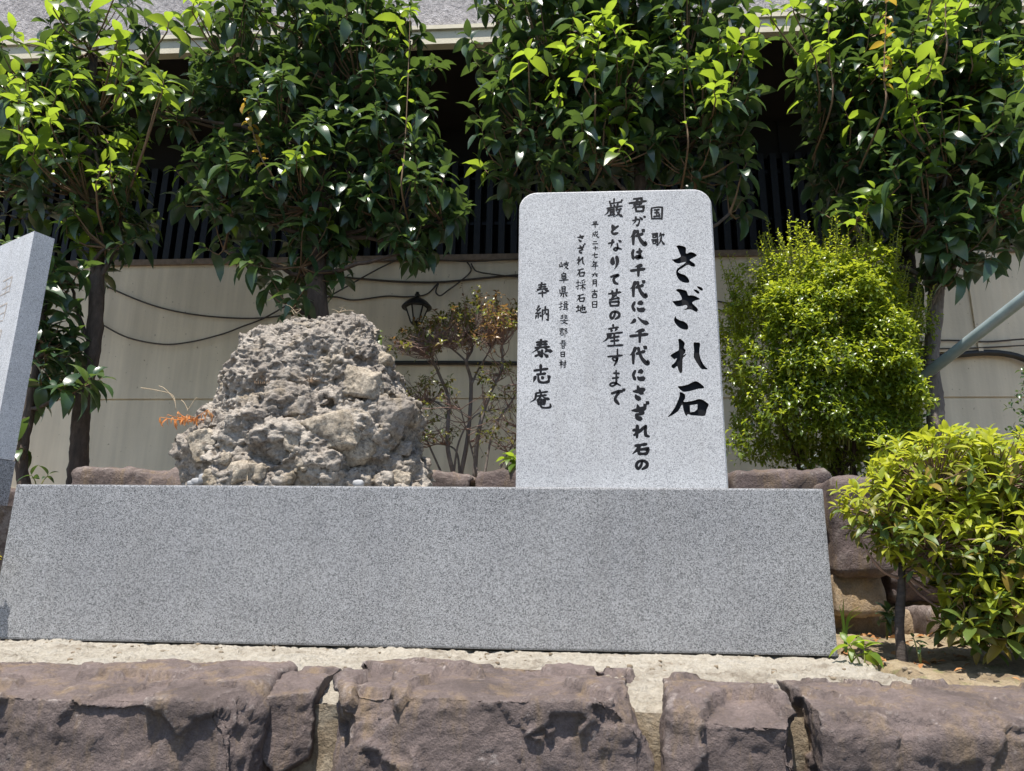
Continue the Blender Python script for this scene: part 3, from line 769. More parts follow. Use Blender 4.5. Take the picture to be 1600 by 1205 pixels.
# ------------------------------------------------------------------ inscribed slab
SY = PY+.06; SX0, SX1 = -.1608, .5339
SZ0 = .501; SZ1 = (at(815, 303, SY)[2]+at(1110, 292, SY)[2])/2
ST = empty('inscribed_slab', ((SX0+SX1)/2, SY+.06, SZ0))
tag(ST, 'upright pale granite slab with rounded top corners and black brush inscription', 'monument')
RAD = .065; TH = .13; CA = .006
def slab_outline(ins, ins_r):
    pts = [(SX0+ins, SZ0+ins*0), (SX1-ins, SZ0+ins*0)]
    rd = RAD-ins_r
    for cx, a0 in ((SX1-RAD, 0), (SX0+RAD, 90)):
        for j in range(9):
            a = math.radians(a0+j*90/8)
            pts.append((cx+rd*math.cos(a)*1.0, SZ1-RAD+rd*math.sin(a)))
    return np.array(pts)
def to_slab(zx, zy, y0):
    p = at(1030+zx/8.033, y0+zy/8.033, SY); return (p[0], p[2])
holes = []; isl = []
for ch, (polys, islands, y0) in BIG.items():
    for pl_ in polys: holes.append(catmull([to_slab(a, b, y0) for a, b in pl_], 3, True))
    for pl_ in islands: isl.append(np.array([to_slab(a, b, y0) for a, b in pl_]))
def ensure(poly, ccw):
    a = .5*np.sum(poly[:, 0]*np.roll(poly[:, 1], -1)-np.roll(poly[:, 0], -1)*poly[:, 1])
    return poly if (a > 0) == ccw else poly[::-1]
OUT = ensure(slab_outline(CA, CA), True)
OUT2 = ensure(slab_outline(0, 0), True)
mb = MB()
def fill(loops, Y, flipn):
    tri = tessellate_polygon([[Vector((p[0], p[1], 0)) for p in l] for l in loops])
    V = np.concatenate([np.stack([l[:, 0], np.full(len(l), Y), l[:, 1]], -1) for l in loops])
    Fs = []
    for t in tri:
        a, b, c = V[t[0]], V[t[1]], V[t[2]]
        ny = np.cross(b-a, c-a)[1]
        if abs(ny) < 1e-12: continue
        Fs.append(t if (ny < 0) != flipn else t[::-1])
    return V, Fs
holes = [ensure(h_, False) for h_ in holes]; isl = [ensure(i_, True) for i_ in isl]
V, Fs = fill([OUT]+holes, SY, False); mb.add(V, Fs)
for i_ in isl:
    V, Fs = fill([i_], SY, False); mb.add(V, Fs)
n = len(OUT)
ring = [np.stack([OUT[:, 0], np.full(n, SY), OUT[:, 1]], -1), np.stack([OUT2[:, 0], np.full(n, SY+CA), OUT2[:, 1]], -1),
        np.stack([OUT2[:, 0], np.full(n, SY+TH), OUT2[:, 1]], -1)]
Fr = []
for k in range(2):
    for j in range(n):
        Fr.append((k*n+j, k*n+(j+1) % n, (k+1)*n+(j+1) % n, (k+1)*n+j))
Fr.append(tuple(2*n+j for j in range(n))[::-1])
mb.add(np.concatenate(ring), Fr)
slab = mb.build('slab', M['granite_stele'], ST, False)
# cut-in large characters: painted walls and floor, deepest along the middle
CUT = .011
hi = 0
for ch, (polys, islands, y0) in BIG.items():
    mb = MB()
    nh = len(polys)
    for q in range(nh):
        H_ = holes[hi+q]; loops = [H_]
        if islands and q == nh-1: loops.append(isl[0])
        V, Fs = fill(loops, SY+CUT, False); mb.add(V, Fs)
        for l in loops:
            n = len(l)
            A = np.stack([l[:, 0], np.full(n, SY+.0002), l[:, 1]], -1); Bq = A.copy(); Bq[:, 1] = SY+CUT
            mb.add(np.concatenate([A, Bq]), [(j, (j+1) % n, n+(j+1) % n, n+j) for j in range(n)])
    hi += nh
    mb.build('engraved_character', M['ink'], slab, False)
for ch, x0, x1, y0, y1 in TEXT:
    big = (x1-x0) > 18 or ch in 'とりての国歌が'
    size = max(x1-x0, y1-y0)
    wpx = (3.5 if size > 21 else 1.75 if x0 > 895 and x0 < 920 else 1.45) if size > 19.5 else (1.7 if 895 < x0 < 922 else 1.35)
    if 940 < x0 and size <= 21: wpx = 3.2
    if x0 < 870: wpx = 3.3
    dense = ch.count and CH[ch].count('|') > 9
    if dense and size > 21: wpx *= .8
    wpx *= 1.36*(1.16 if size > 19.5 else 1.08)
    wpx = {'国': 3.3, '歌': 2.8, 'が': 3.4, 'す': 3.7, 'ま': 3.7, 'な': 3.7, '苔': 3.7, '産': 3.7, '巌': 3.1, '君': 4.2, '奉': 3.2, '納': 2.9, '泰': 4.4, '志': 4.8, '庵': 3.7, '成': 1.5, '採': 1.7, '揖': 1.5, '斐': 1.4, '郡': 1.4, '春': 1.3}.get(ch, wpx)
    mb = MB()
    for si, stx in enumerate(CH[ch].split('|')):
        kind = stx[0]
        pts = [tuple(map(float, q.split(','))) for q in stx[1:].split(' ')]
        pin = wpx*.45
        pts = [(x0+pin+a/100*(x1-x0-2*pin), y0+pin+b/100*(y1-y0-2*pin)) for a, b in pts]
        L, R_ = stroke_poly(kind, pts, wpx)
        yy = SY-.0002-.00003*si
        VL = np.array([at(a, b, SY) for a, b in L]); VR = np.array([at(a, b, SY) for a, b in R_])
        VL[:, 1] = yy; VR[:, 1] = yy
        n = len(VL)
        mb.add(np.concatenate([VL, VR]), [(j, j+1, n+j+1, n+j) for j in range(n-1)])
    mb.build('painted_character', M['ink'], slab, False)
#@@OBJECTS
# ------------------------------------------------------------------ pillar at the left edge
zt = at(54, 361, 2.62)[2]
c0 = at(54, 361, 2.62); cR = at_z(85.5, 373.5, zt); cL = at_z(0, 384.5, zt)
dL = (cL-c0)[:2]; dL /= np.linalg.norm(dL); dR = (cR-c0)[:2]; wR = np.linalg.norm(dR); dR /= wR
PI_ = empty('granite_pillar', (c0[0], c0[1], .46))
tag(PI_, 'light granite pillar with carved writing cut by the left picture edge', 'monument')
def prism(c, dl, dr, wl, wr, z0, z1, grow=0.0):
    c = np.array(c[:2])-(dl+dr)*grow
    wl += 2*grow; wr += 2*grow
    q = [c, c+dr*wr, c+dr*wr+dl*wl, c+dl*wl]
    V = [(p[0], p[1], z0) for p in q]+[(p[0], p[1], z1) for p in q]
    return MB().add(V, [(3,2,1,0),(4,5,6,7),(0,1,5,4),(1,2,6,5),(2,3,7,6),(3,0,4,7)])
WL = .42
zj = at(12, 716, 2.62)[2]; zq = at(10, 790, 2.62)[2]
SHF = prism(c0, dL, dR, WL, wR, zj+.003, zt).build('shaft', M['granite_pillar'], PI_)
prism(c0, dL, dR, WL, wR, zq, zj, .004).build('foot', M['granite_base'], PI_)
prism(c0, dL, dR, WL, wR, -.1, zq-.002, .10).build('base_block', M['brownstone_dark'], PI_)
# carved writing on its left face (only its right fringe is in the picture)
def pil(u, z, off=.0008):
    n = np.array([dL[1], -dL[0]]); n = n if n@np.array([0, -1]) > 0 else -n
    p = np.array(c0[:2])+dL*u+n*off
    return (p[0], p[1], z)
def carved(strokes):
    mb = MB()
    for ua, za, ub, zb_, wd_ in strokes:
        a = np.array([ua, za]); b = np.array([ub, zb_]); d_ = (b-a)/np.linalg.norm(b-a); n_ = np.array([-d_[1], d_[0]])*wd_/2
        mb.add([pil(*(a+n_)), pil(*(b+n_*.8)), pil(*(b-n_*.8)), pil(*(a-n_))], [(0, 1, 2, 3)])
    mb.build('carved_character', M['carve'], SHF)
zc_ = at(20, 432, 2.7)[2]
for g in range(4):
    z_ = zc_-.02-g*.115
    carved([(.112, z_+.008, .185, z_, .007), (.114, z_+.006, .117, z_-.06, .007), (.120, z_-.03, .18, z_-.036, .005), (.12, z_-.055-.01*(g % 2), .19, z_-.062, .005), (.15, z_-.01, .145, z_-.075, .005)][:5-(g % 2)])

# ------------------------------------------------------------------ the big conglomerate rock
RY = 2.93
Lp = [(277,775),(276,755),(277,721),(292,679),(306,651),(320,629),(334,601),(348,572),(362,556),(371,544),(402,527),(413,516),(436,511),(444,501),(464,494),(489,491)]
Rp = [(668,775),(664,755),(660,721),(652,685),(650,662),(652,642),(638,629),(632,606),(618,584),(607,564),(599,539),(585,519),(573,511),(545,503),(531,496),(505,490)]
Lp = [(x_+26*min(1, max(0, (y_-500)/120)), y_) for x_, y_ in Lp]
def side(pp):
    q = np.array([at(a, b, RY) for a, b in pp]); o = np.argsort(q[:, 2]); return q[o][:, 2], q[o][:, 0]
lz, lx = side(Lp); rz, rx = side(Rp)
z0, z1 = .44, max(lz.max(), rz.max())
NV, NU = 330, 460
t = np.linspace(0, 1, NV)
zz = z0+(z1-z0)*(1-(1-t)**1.5)
xl = np.interp(zz, lz, lx); xr = np.interp(zz, rz, rx)
xl[-1] = xr[-1] = (xl[-1]+xr[-1])/2
cx, hw = (xl+xr)/2, (xr-xl)/2
cy = RY+.04*(zz-z0); hd = np.minimum(.30, hw*.72)*(.86+.14*np.sqrt(np.clip((z1-zz)/(z1-z0), 0, 1)))
th = np.arange(NU)*2*math.pi/NU
ct, st_ = np.cos(th), np.sin(th)
se = lambda v: np.sign(v)*np.abs(v)**.82
PX = cx[:, None]+hw[:, None]*se(ct)[None]; PYy = cy[:, None]+hd[:, None]*se(st_)[None]; PZ = np.repeat(zz[:, None], NU, 1)
P = np.stack([PX, PYy, PZ], -1).reshape(-1, 3)
i = np.arange(NV*NU).reshape(NV, NU); j = np.roll(i, -1, 1)
Fq = np.stack([i[:-1].ravel(), j[:-1].ravel(), j[1:].ravel(), i[1:].ravel()], -1)
a = P[Fq[:, 1]]-P[Fq[:, 0]]; b = P[Fq[:, 3]]-P[Fq[:, 0]]; fn = np.cross(a, b); Nn = np.zeros_like(P)
for q in range(4): np.add.at(Nn, Fq[:, q], fn)
Nn /= np.linalg.norm(Nn, axis=1)[:, None]+1e-12
def lumps(P, sc_, seed, p=2.0):
    f1, f2, idn = worley(P*sc_, seed)
    return np.clip(1-f1*1.15, 0, 1)**(1/p), f2-f1, idn
w1 = fbm(P*5, 4, 201)
Pw = P+.03*np.stack([fbm(P*9, 3, 202), fbm(P*9, 3, 203), fbm(P*9, 3, 204)], -1)
l1, e1, id1 = lumps(Pw, np.array([7., 7., 9.]), 205)
l2, e2, id2 = lumps(Pw, 21., 206)
l3, e3, id3 = lumps(Pw, 58., 207)
k1 = ((id1 % 89)/89.); k2 = (id2 % 83)/83.; k3 = (id3 % 79)/79.
low = np.clip((1.12-P[:, 2])/.35, 0, 1)            # the upper cap is finer grained
def grid_normals(P):
    a = P[Fq[:, 1]]-P[Fq[:, 0]]; b = P[Fq[:, 3]]-P[Fq[:, 0]]; fn = np.cross(a, b); Q = np.zeros_like(P)
    for q in range(4): np.add.at(Q, Fq[:, q], fn)
    return Q/(np.linalg.norm(Q, axis=1)[:, None]+1e-12)
d = .055*w1+low*(.060*(k1-.45)*np.clip(e1/.12, 0, 1)+.016*l1)
for hx, hy, hr, hdp in ((480, 582, .10, .045), (400, 600, .07, .035), (505, 622, .08, .035), (555, 700, .11, .045), (360, 690, .10, .025), (430, 715, .08, .025)):
    q = at(hx, hy, RY-.27); dd = np.linalg.norm((P-q)*np.array([1, .7, 1.9]), axis=1)
    d -= hdp*np.exp(-(dd/hr)**2)
P1 = P+Nn*d[:, None]; Nn = grid_normals(P1)
l2, e2, id2 = lumps(P1+.02*np.stack([fbm(P1*14, 3, 202), fbm(P1*14, 3, 203), fbm(P1*14, 3, 204)], -1), 19., 206)
l3, e3, id3 = lumps(P1, 55., 207)
k2 = (id2 % 83)/83.; k3 = (id3 % 79)/79.
d = .018*(k2-.5)*np.clip(e2/.15, 0, 1)+.006*(l2-.5)+.007*(l3-.5)*(.2+k3*1.3)
d += .006*fbm(P1*26, 4, 208, ridged=True, gain=.55)-.035*np.clip(fbm(P1*15, 3, 209)-.14, 0, 1)-.025*np.clip(fbm(P1*42, 3, 211)-.15, 0, 1)
P2 = P1+Nn*d[:, None]
RK = empty('conglomerate_rock', (at(480, 755, RY)[0], RY, .47))
tag(RK, 'big rough grey conglomerate rock full of embedded stones on the plinth', 'rock')
body = obj('rock_body', P2, Fq, M['rock'], RK)
# embedded stones
grid2 = P2.reshape(NV, NU, 3); pr = project(P2); front = (P2[:, 1] < RY)
def on_rock(px, py):
    dd = np.hypot(pr[:, 0]-px, pr[:, 1]-py)+np.where(front, 0, 1e4); k = int(np.argmin(dd)); return P2[k], Nn[k]
cl = [(457,631,66,36,4),(507,675,86,60,-20),(570,603,66,50,10),(600,652,56,60,20),(548,700,66,44,-14),(322,692,52,46,-30),(340,655,34,26,10),(392,740,70,34,-8),(328,748,30,22,0),
      (515,718,30,26,25),(455,693,26,40,8),(628,744,28,20,14),(604,748,24,18,0),(645,652,22,32,0),(470,724,22,18,0),(440,747,40,20,0),(350,715,24,18,30),(598,560,30,24,0),(628,702,34,30,10)]
for k, (px, py, w_, h_, rot) in enumerate(cl):
    p, nn = on_rock(px, py)
    s = RY*.93/FPX
    V, Fc = stone_mesh((0, 0, 0), (w_*s*.62, min(w_, h_)*s*.46, h_*s*.62), 300+k, step=max(.005, w_*s/20), chips=22, amp=.010, cut=(.50, .82), fine=.006, sm=1)
    ar = math.radians(rot); R_ = np.array([[math.cos(ar), 0, math.sin(ar)], [0, 1, 0], [-math.sin(ar), 0, math.cos(ar)]])
    V = V@R_.T
    obj('embedded_stone', V+p+nn*(-.02*w_*s)+np.array([0, .14*h_*s, 0]), Fc, M['clast'] if k % 3 else M['rock'], RK)

# ------------------------------------------------------------------ leaves
def leaf_geo(W=.40, droop=.25, fold=.16, nt=5, wave=0.0):
    T = np.linspace(0, 1, nt+1); V = [(0, 0, 0)]; F = []
    for t_ in T[1:-1]:
        hw_ = W*.5*(math.sin(math.pi*t_**.85)**.8)
        zc_ = .06*math.sin(math.pi*t_)-droop*t_**2
        wv = wave*math.sin(t_*9)
        V += [(-hw_, t_, zc_+fold*hw_*1.6+wv), (0, t_, zc_), (hw_, t_, zc_+fold*hw_*1.6-wv)]
    V.append((0, 1.0, -droop-.03))
    n = nt-1
    F += [(0, 2, 1), (0, 3, 2)]
    for k in range(n-1):
        a = 1+3*k
        F += [(a, a+1, a+4), (a, a+4, a+3), (a+1, a+2, a+5), (a+1, a+5, a+4)]
    a = 1+3*(n-1); e = len(V)-1
    F += [(a, a+1, e), (a+1, a+2, e)]
    return np.array(V, float), np.array(F)
LEAFS = [leaf_geo(.46, .20, .20), leaf_geo(.42, .38, .14, 5, .02), leaf_geo(.50, .10, .24), leaf_geo(.44, .55, .18, 5, -.02)]
SMALL = [leaf_geo(.52, .05, .25, 3), leaf_geo(.48, .2, .2, 3)]
def frame(D, up_bias, roll):
    """rotation matrices whose y axis is D and whose z axis leans to up"""
    D = D/(np.linalg.norm(D, axis=1)[:, None]+1e-9)
    Zv = up_bias-D*(D*up_bias).sum(1)[:, None]
    l = np.linalg.norm(Zv, axis=1); Zv[l < .05] = np.array([.1, -.99, .1]); Zv -= D*(D*Zv).sum(1)[:, None]
    Zv /= np.linalg.norm(Zv, axis=1)[:, None]+1e-9
    Xv = np.cross(D, Zv)
    c, s = np.cos(roll)[:, None], np.sin(roll)[:, None]
    X2 = c*Xv+s*Zv; Z2 = -s*Xv+c*Zv
    return np.stack([X2, D, Z2], -1)
class Leaves:
    def __init__(s): s.P = []; s.R = []; s.S = []; s.k = []
    def add(s, P, R_, S, k):
        s.P.append(P); s.R.append(R_); s.S.append(S); s.k.append(k)
    def fin(s):
        s.P = np.concatenate(s.P); s.R = np.concatenate(s.R); s.S = np.concatenate(s.S); s.k = np.concatenate(s.k); return s
def join_leaves(L, idx, geos):
    Vs = []; Fs = []; n = 0
    for g, (V, F_) in enumerate(geos):
        ii = idx[L.k[idx] == g]
        if not len(ii): continue
        W = np.einsum('nij,vj->nvi', L.R[ii], V)*L.S[ii][:, None, None]+L.P[ii][:, None, :]
        Fs.append((F_[None]+(np.arange(len(ii))*len(V))[:, None, None]).reshape(-1, 3)+n)
        Vs.append(W.reshape(-1, 3)); n += len(ii)*len(V)
    return np.concatenate(Vs), np.concatenate(Fs)
LEAFMESH = {}
def leaf_object(L, q, geos, gname, mat, parent):
    key = (gname, int(L.k[q]), mat.name)
    if key not in LEAFMESH:
        V, F_ = geos[int(L.k[q])]; LEAFMESH[key] = raw_mesh('leaf', V, F_, mat, True)
    o = bpy.data.objects.new('leaf', LEAFMESH[key]); COL.objects.link(o); o.parent = parent
    Mx = Matrix.Identity(4)
    R_ = L.R[q]*L.S[q]; p = L.P[q]-wloc(parent)
    for a in range(3):
        for b_ in range(3): Mx[a][b_] = R_[a, b_]
        Mx[a][3] = p[a]
    o.matrix_basis = Mx
    return o
def finish_leaves(L, geos, gname, mat, parent, nind, fname='foliage'):
    if not L.P: return None
    L.fin()
    q = project(L.P); inside = (q[:, 0] > 0) & (q[:, 0] < PW) & (q[:, 1] > 0) & (q[:, 1] < PH)
    score = L.S/q[:, 2]-.12*(L.P[:, 1]-L.P[:, 1].mean()) if nind else L.S
    order = np.argsort(-np.where(inside, score, -9))
    ind = order[:nind]; rest = order[nind:]
    for a in ind: leaf_object(L, int(a), geos, gname, mat, parent)
    if not len(rest): return None
    V, F_ = join_leaves(L, rest, geos)
    return tag(obj(fname, V, F_, mat, parent), kind='stuff')

def sample_blobs(blobs, n, r, shell=.55):
    """points inside ellipsoids given in photo pixels + depth; returns points and outward dirs"""
    wts = np.array([b[3]*b[4]*max(.5, b[5]/.35) for b in blobs], float); wts /= wts.sum()
    ks = r.choice(len(blobs), n, p=wts)
    O = []; Dn = []
    for k in ks:
        px, py, Y, rx_, ry_, rY = blobs[k]
        v = r.normal(size=3); v /= np.linalg.norm(v)
        rad = r.uniform(shell, 1) if r.random() < .8 else r.uniform(0, 1)
        Yq = Y+v[1]*rad*rY
        p = at(px+v[0]*rad*rx_, py-v[2]*rad*ry_, Y); p = p+np.array([0, v[1]*rad*rY, 0])
        O.append(p); Dn.append(v)
    return np.array(O), np.array(Dn)

def shoot_leaves(L, p, ax, r, nleaf, length, size, top_small=.7, spread=1.0, variants=4, droopy=.5):
    """whorled leaves along a shoot starting at p with axis ax"""
    ax = ax/np.linalg.norm(ax)
    a0 = r.uniform(0, 6.28)
    t = (np.arange(nleaf)+.5)/nleaf
    az = a0+np.arange(nleaf)*2.4+r.normal(0, .25, nleaf)
    e1 = np.cross(ax, [0.3, .9, .1]); e1 /= np.linalg.norm(e1); e2 = np.cross(ax, e1)
    rad = np.cos(az)[:, None]*e1+np.sin(az)[:, None]*e2
    el = np.interp(t, [0, .5, 1], [-.45, .15, .95])+r.normal(0, .22, nleaf)
    D = rad*np.cos(el)[:, None]*spread+ax*np.sin(el)[:, None]
    D[:, 2] -= droopy*(1-t)*r.uniform(.2, 1, nleaf)
    P = p+ax*(length*t)[:, None]
    S = size*np.interp(t, [0, .6, 1], [1, 1, top_small])*r.uniform(.6, 1.2, nleaf)
    up = np.tile(np.array([0., -.12, 1.]), (nleaf, 1))+ax*.3
    R_ = frame(D, up, r.normal(0, .35, nleaf))
    L.add(P, R_, S, r.integers(0, variants, nleaf))

def limb(a, b, r, n=7, bend=.12):
    a = np.array(a, float); b = np.array(b, float)
    t = np.linspace(0, 1, n); L_ = np.linalg.norm(b-a)
    off = r.normal(size=3)*bend*L_; off[2] = -abs(off[2])*.6
    wob = r.normal(size=(n, 3))*.012*L_; wob[0] = wob[-1] = 0
    return a+(b-a)*t[:, None]+off*np.sin(math.pi*t)[:, None]+wob

def trunk_mesh(path, rads, parent, mat, seed, name='trunk', knobs=()):
    P = catmull(path, 10); R_ = catmull(np.array(rads, float)[:, None], 10)[:, 0]
    mb = MB().tube(P, R_, 14)
    V = mb.V[0]; c = np.repeat(P, 14, 0)
    u = V-c; u /= np.linalg.norm(u, axis=1)[:, None]+1e-9
    rr = np.repeat(R_, 14)
    d = rr*(.16*fbm(V*12, 3, seed)+.10*fbm(V*30, 2, seed+1))
    for kp, kr, ka in knobs:
        d += ka*np.exp(-(np.linalg.norm(V-kp, axis=1)/kr)**2)
    mb.V[0] = V+u*d[:, None]
    return mb.build(name, mat, parent, True)

def tree(name, label, trunk_px, rads, blobs, nshoot, seed, leaf=.135, bark='bark', nind=300, hubs=None, bias=None, young=.16, long_shoots=(), group=None, lime=(), orange=False):
    r = np.random.default_rng(seed)
    path = np.array([at(*q) for q in trunk_px])
    T_ = empty(name, path[0]); tag(T_, label, 'tree', group)
    trunk_mesh(path, rads, T_, M[bark], seed)
    top = path[-1]
    hub = [np.array(at(b[0], b[1]+.35*b[4], b[2])) for b in blobs]
    mbt = MB()
    for h_ in hub:
        k = np.argmin(np.linalg.norm(path-h_, axis=1)+.6*(path[:, 2] > h_[2]))
        lp = limb(path[k], h_, r, 9, .10)
        mbt = MB().tube(lp, np.linspace(rads[-1]*.75, .008, 9), 8)
        mbt.build('limb', M[bark], T_, True)
    O, Dn = sample_blobs(blobs, nshoot, r)
    L = Leaves(); LY = Leaves(); LT = Leaves(); tw = MB(); hubs_ = np.array(hub)
    for k in range(nshoot):
        ax = np.array([0, 0, 1.])*r.uniform(.5, 1.3)+Dn[k]*np.array([.75, .75, .35])+r.normal(0, .15, 3)
        ax /= np.linalg.norm(ax)
        ln = r.uniform(.05, .13); nl = int(r.integers(6, 11))
        upper = Dn[k][2] > .1 and Dn[k][1] < .5
        if upper and r.random() < young*2:
            shoot_leaves(LY, O[k], ax, r, nl-2, ln, leaf*.9, .55, 1, 4, .1)
        else:
            shoot_leaves(L, O[k], ax, r, nl, ln, leaf, .6, 1, 4, .55)
        # twig back toward the hub
        hq = hubs_[np.argmin(np.linalg.norm(hubs_-O[k], axis=1))]
        dv = hq-O[k]; ld = np.linalg.norm(dv)
        back = O[k]+dv*min(1, r.uniform(.12, .3)/max(ld, .01)) if k % 6 else hq
        mid = (O[k]+back)/2+np.array([0, 0, -.02])
        tw.tube(np.array([back, mid, O[k], O[k]+ax*ln]), [.0055, .004, .003, .0015] if k % 6 else [.010, .006, .004, .0015], 4, False)
    for px, py, n_, sp in lime:
        for q in range(n_):
            p = at(px+r.normal(0, sp), py+r.normal(0, sp*.8), trunk_px[0][2]-.42+r.normal(0, .06))
            ax = np.array([r.normal(0, .25), -.1, 1.]); shoot_leaves(LY, p, ax, r, int(r.integers(5, 9)), .09, leaf*r.uniform(.7, 1.0), .55, 1, 4, .1)
            hq = hubs_[np.argmin(np.linalg.norm(hubs_-p, axis=1))]; tw.tube(np.array([p+(hq-p)*.75, p+(hq-p)*.35-ax*.03, p, p+ax*.08]), [.006, .005, .004, .002], 5, False)
    # tall water shoots
    for pxs in long_shoots:
        q0 = at(*pxs[0]); pts = catmull(np.array([q0+np.array([0, .35, -.12])]+[at(*q) for q in pxs]), 6)
        tw.tube(pts, np.linspace(.006, .002, len(pts)), 5, False)
        for f_ in np.linspace(.45, 1, 7):
            q = pts[int(f_*(len(pts)-1))]
            shoot_leaves(LT if pxs is long_shoots[0] and orange else LY, q, pts[-1]-pts[1], r, 2 if f_ < 1 else 5, .03, leaf*.5, .5, 1, 4, .1)
    tag(tw.build('twigs', M['twig'], T_, True), kind='stuff')
    finish_leaves(L, LEAFS, 'tree', M['leaf'], T_, int(nind*.72))
    finish_leaves(LY, LEAFS, 'tree', M['leaf_young'], T_, nind-int(nind*.72), 'young_foliage')
    finish_leaves(LT, LEAFS, 'tree', M['leaf_tip'], T_, 99, 'orange_foliage')
    return T_
G = 'trees along the building'
tree('evergreen_tree', 'broadleaf tree with slender curved trunk just right of the left pillar', [(120,765,3.75),(124,700,3.75),(130,620,3.75),(146,540,3.76),(152,440,3.78),(150,330,3.8),(140,180,3.82),(150,60,3.85)], [.052,.047,.043,.041,.038,.034,.028,.018],
     [(140,55,3.8,105,75,.32),(60,150,3.75,125,70,.35),(150,165,3.8,80,80,.36),(40,270,3.72,95,70,.30),(140,290,3.75,102,85,.36),(165,375,3.72,60,35,.25),(110,420,3.7,45,70,.2),(80,560,3.7,45,45,.15),(-60,220,3.8,90,160,.4),(190,320,3.8,25,50,.2)], 300, 401,
     long_shoots=[], young=.3, lime=[(60, 160, 4, 40), (150, 30, 4, 40), (70, 180, 3, 25), (190, 110, 2, 30), (250, 150, 2, 20), (40, 235, 2, 25), (170, 290, 2, 20)])
tree('evergreen_tree', 'bushy broadleaf tree whose thick trunk rises behind the big rock', [(497,770,3.72),(497,640,3.72),(498,490,3.72),(494,430,3.72),(500,370,3.73),(508,300,3.75),(505,240,3.78),(515,150,3.8),(520,40,3.82)], [.062,.058,.055,.053,.058,.050,.044,.034,.02],
     [(480,30,3.8,180,80,.35),(370,90,3.75,90,85,.33),(560,110,3.75,120,90,.35),(440,190,3.7,130,80,.36),(290,170,3.72,75,50,.28),(600,215,3.72,105,75,.32),(480,300,3.66,140,75,.36),(620,320,3.68,105,60,.28),(355,290,3.7,85,62,.3),(350,375,3.68,45,45,.22),(470,400,3.64,85,50,.25),(455,465,3.62,42,34,.14),(690,330,3.66,40,45,.16),(640,385,3.64,40,28,.14)], 430, 402,
     long_shoots=[[(628,300,3.45),(632,240,3.45),(637,140,3.45),(641,20,3.45)],[(425,275,3.4),(410,250,3.4),(395,205,3.4),(385,165,3.4)]][::-1], young=.05, orange=True, lime=[(300, 20, 2, 20), (470, 270, 1, 12)])
tree('evergreen_tree', 'broadleaf tree spreading above and behind the inscribed slab', [(1000,770,3.8),(1002,600,3.8),(1000,450,3.8),(1005,330,3.8),(1000,230,3.8),(985,120,3.82),(980,20,3.85)], [.056,.052,.05,.046,.042,.034,.02],
     [(960,20,3.8,210,70,.36),(1075,70,3.75,90,80,.34),(860,80,3.72,115,85,.34),(960,150,3.66,130,80,.34),(1097,180,3.7,92,75,.34),(830,190,3.72,90,60,.3),(940,240,3.64,130,55,.3),(1085,265,3.68,92,48,.28),(800,265,3.7,65,45,.24),(860,290,3.7,90,35,.25),(1140,320,3.7,40,40,.16)], 390, 403,
     long_shoots=[[(930,170,3.4),(929,120,3.4),(926,80,3.4),(925,40,3.4)],[(1075,230,3.4),(1070,180,3.4),(1068,120,3.4),(1064,60,3.4)]], young=.10, lime=[(925, 55, 3, 28), (935, 100, 2, 22), (835, 95, 2, 18), (990, 92, 1, 12), (1095, 160, 2, 14), (875, 150, 1, 14), (950, 235, 1, 14), (1165, 80, 2, 20)])
tree('evergreen_tree', 'broadleaf tree with dark ringed trunk beside the round clipped bush', [(1412,770,3.95),(1412,640,3.95),(1412,520,3.95),(1410,400,3.95),(1405,300,3.95),(1400,180,3.95),(1395,40,3.95)], [.078,.074,.070,.066,.056,.042,.022],
     [(1350,40,3.9,120,70,.34),(1318,130,3.85,85,80,.33),(1400,190,3.75,120,80,.34),(1325,235,3.8,70,55,.3),(1480,50,3.85,110,80,.34),(1340,325,3.8,85,58,.28),(1280,190,3.85,20,50,.2)], 230, 404, bark='bark_ring',
     long_shoots=[[(1300,160,3.5),(1296,90,3.5),(1295,50,3.5),(1292,-30,3.5)]], young=.15, lime=[(1300, 80, 2, 14), (1385, 115, 2, 20), (1250, 40, 2, 20), (1330, 345, 1, 12)])
kp = [(at(1466,492,3.72), .045, .022), (at(1462,625,3.72), .035, .020), (at(1470,642,3.72), .035, .020), (at(1455,600,3.72), .03, .012)]
tree('evergreen_tree', 'broadleaf tree with grey knobby trunk at the right, behind the steel pole', [(1462,780,3.75),(1460,690,3.75),(1462,640,3.75),(1456,570,3.75),(1460,500,3.75),(1464,440,3.75),(1470,360,3.76),(1475,240,3.78),(1480,120,3.8)], [.040,.038,.041,.036,.037,.036,.034,.028,.016],
     [(1500,120,3.65,110,70,.33),(1420,110,3.6,80,70,.28),(1560,200,3.7,90,80,.33),(1480,250,3.62,110,60,.33),(1560,320,3.7,80,60,.3),(1450,330,3.6,100,60,.3),(1500,390,3.62,80,40,.22),(1335,335,3.6,45,32,.18),(1650,120,3.8,90,130,.35),(1470,435,3.64,30,30,.10)], 330, 405, bark='bark_grey',
     long_shoots=[[(1382,170,3.3),(1381,120,3.3),(1383,60,3.3),(1385,0,3.3)],[(1476,90,3.3),(1477,40,3.3),(1478,-10,3.3),(1480,-50,3.3)]], young=.2, orange=True, lime=[(1480, 40, 3, 28), (1460, 110, 3, 25), (1560, 100, 2, 20), (1400, 160, 2, 18), (1440, 180, 2, 18), (1570, 130, 2, 15)])
tree('evergreen_tree', 'thin dark sapling partly hidden behind the left pillar', [(40,770,3.55),(34,720,3.55),(46,640,3.56),(60,560,3.57),(70,470,3.6)], [.030,.028,.026,.022,.014],
     [(40,690,3.5,30,22,.10),(75,520,3.55,40,60,.14),(100,600,3.5,38,36,.12),(60,620,3.55,30,40,.12),(40,450,3.6,50,60,.15)], 34, 406, nind=60, young=.02)
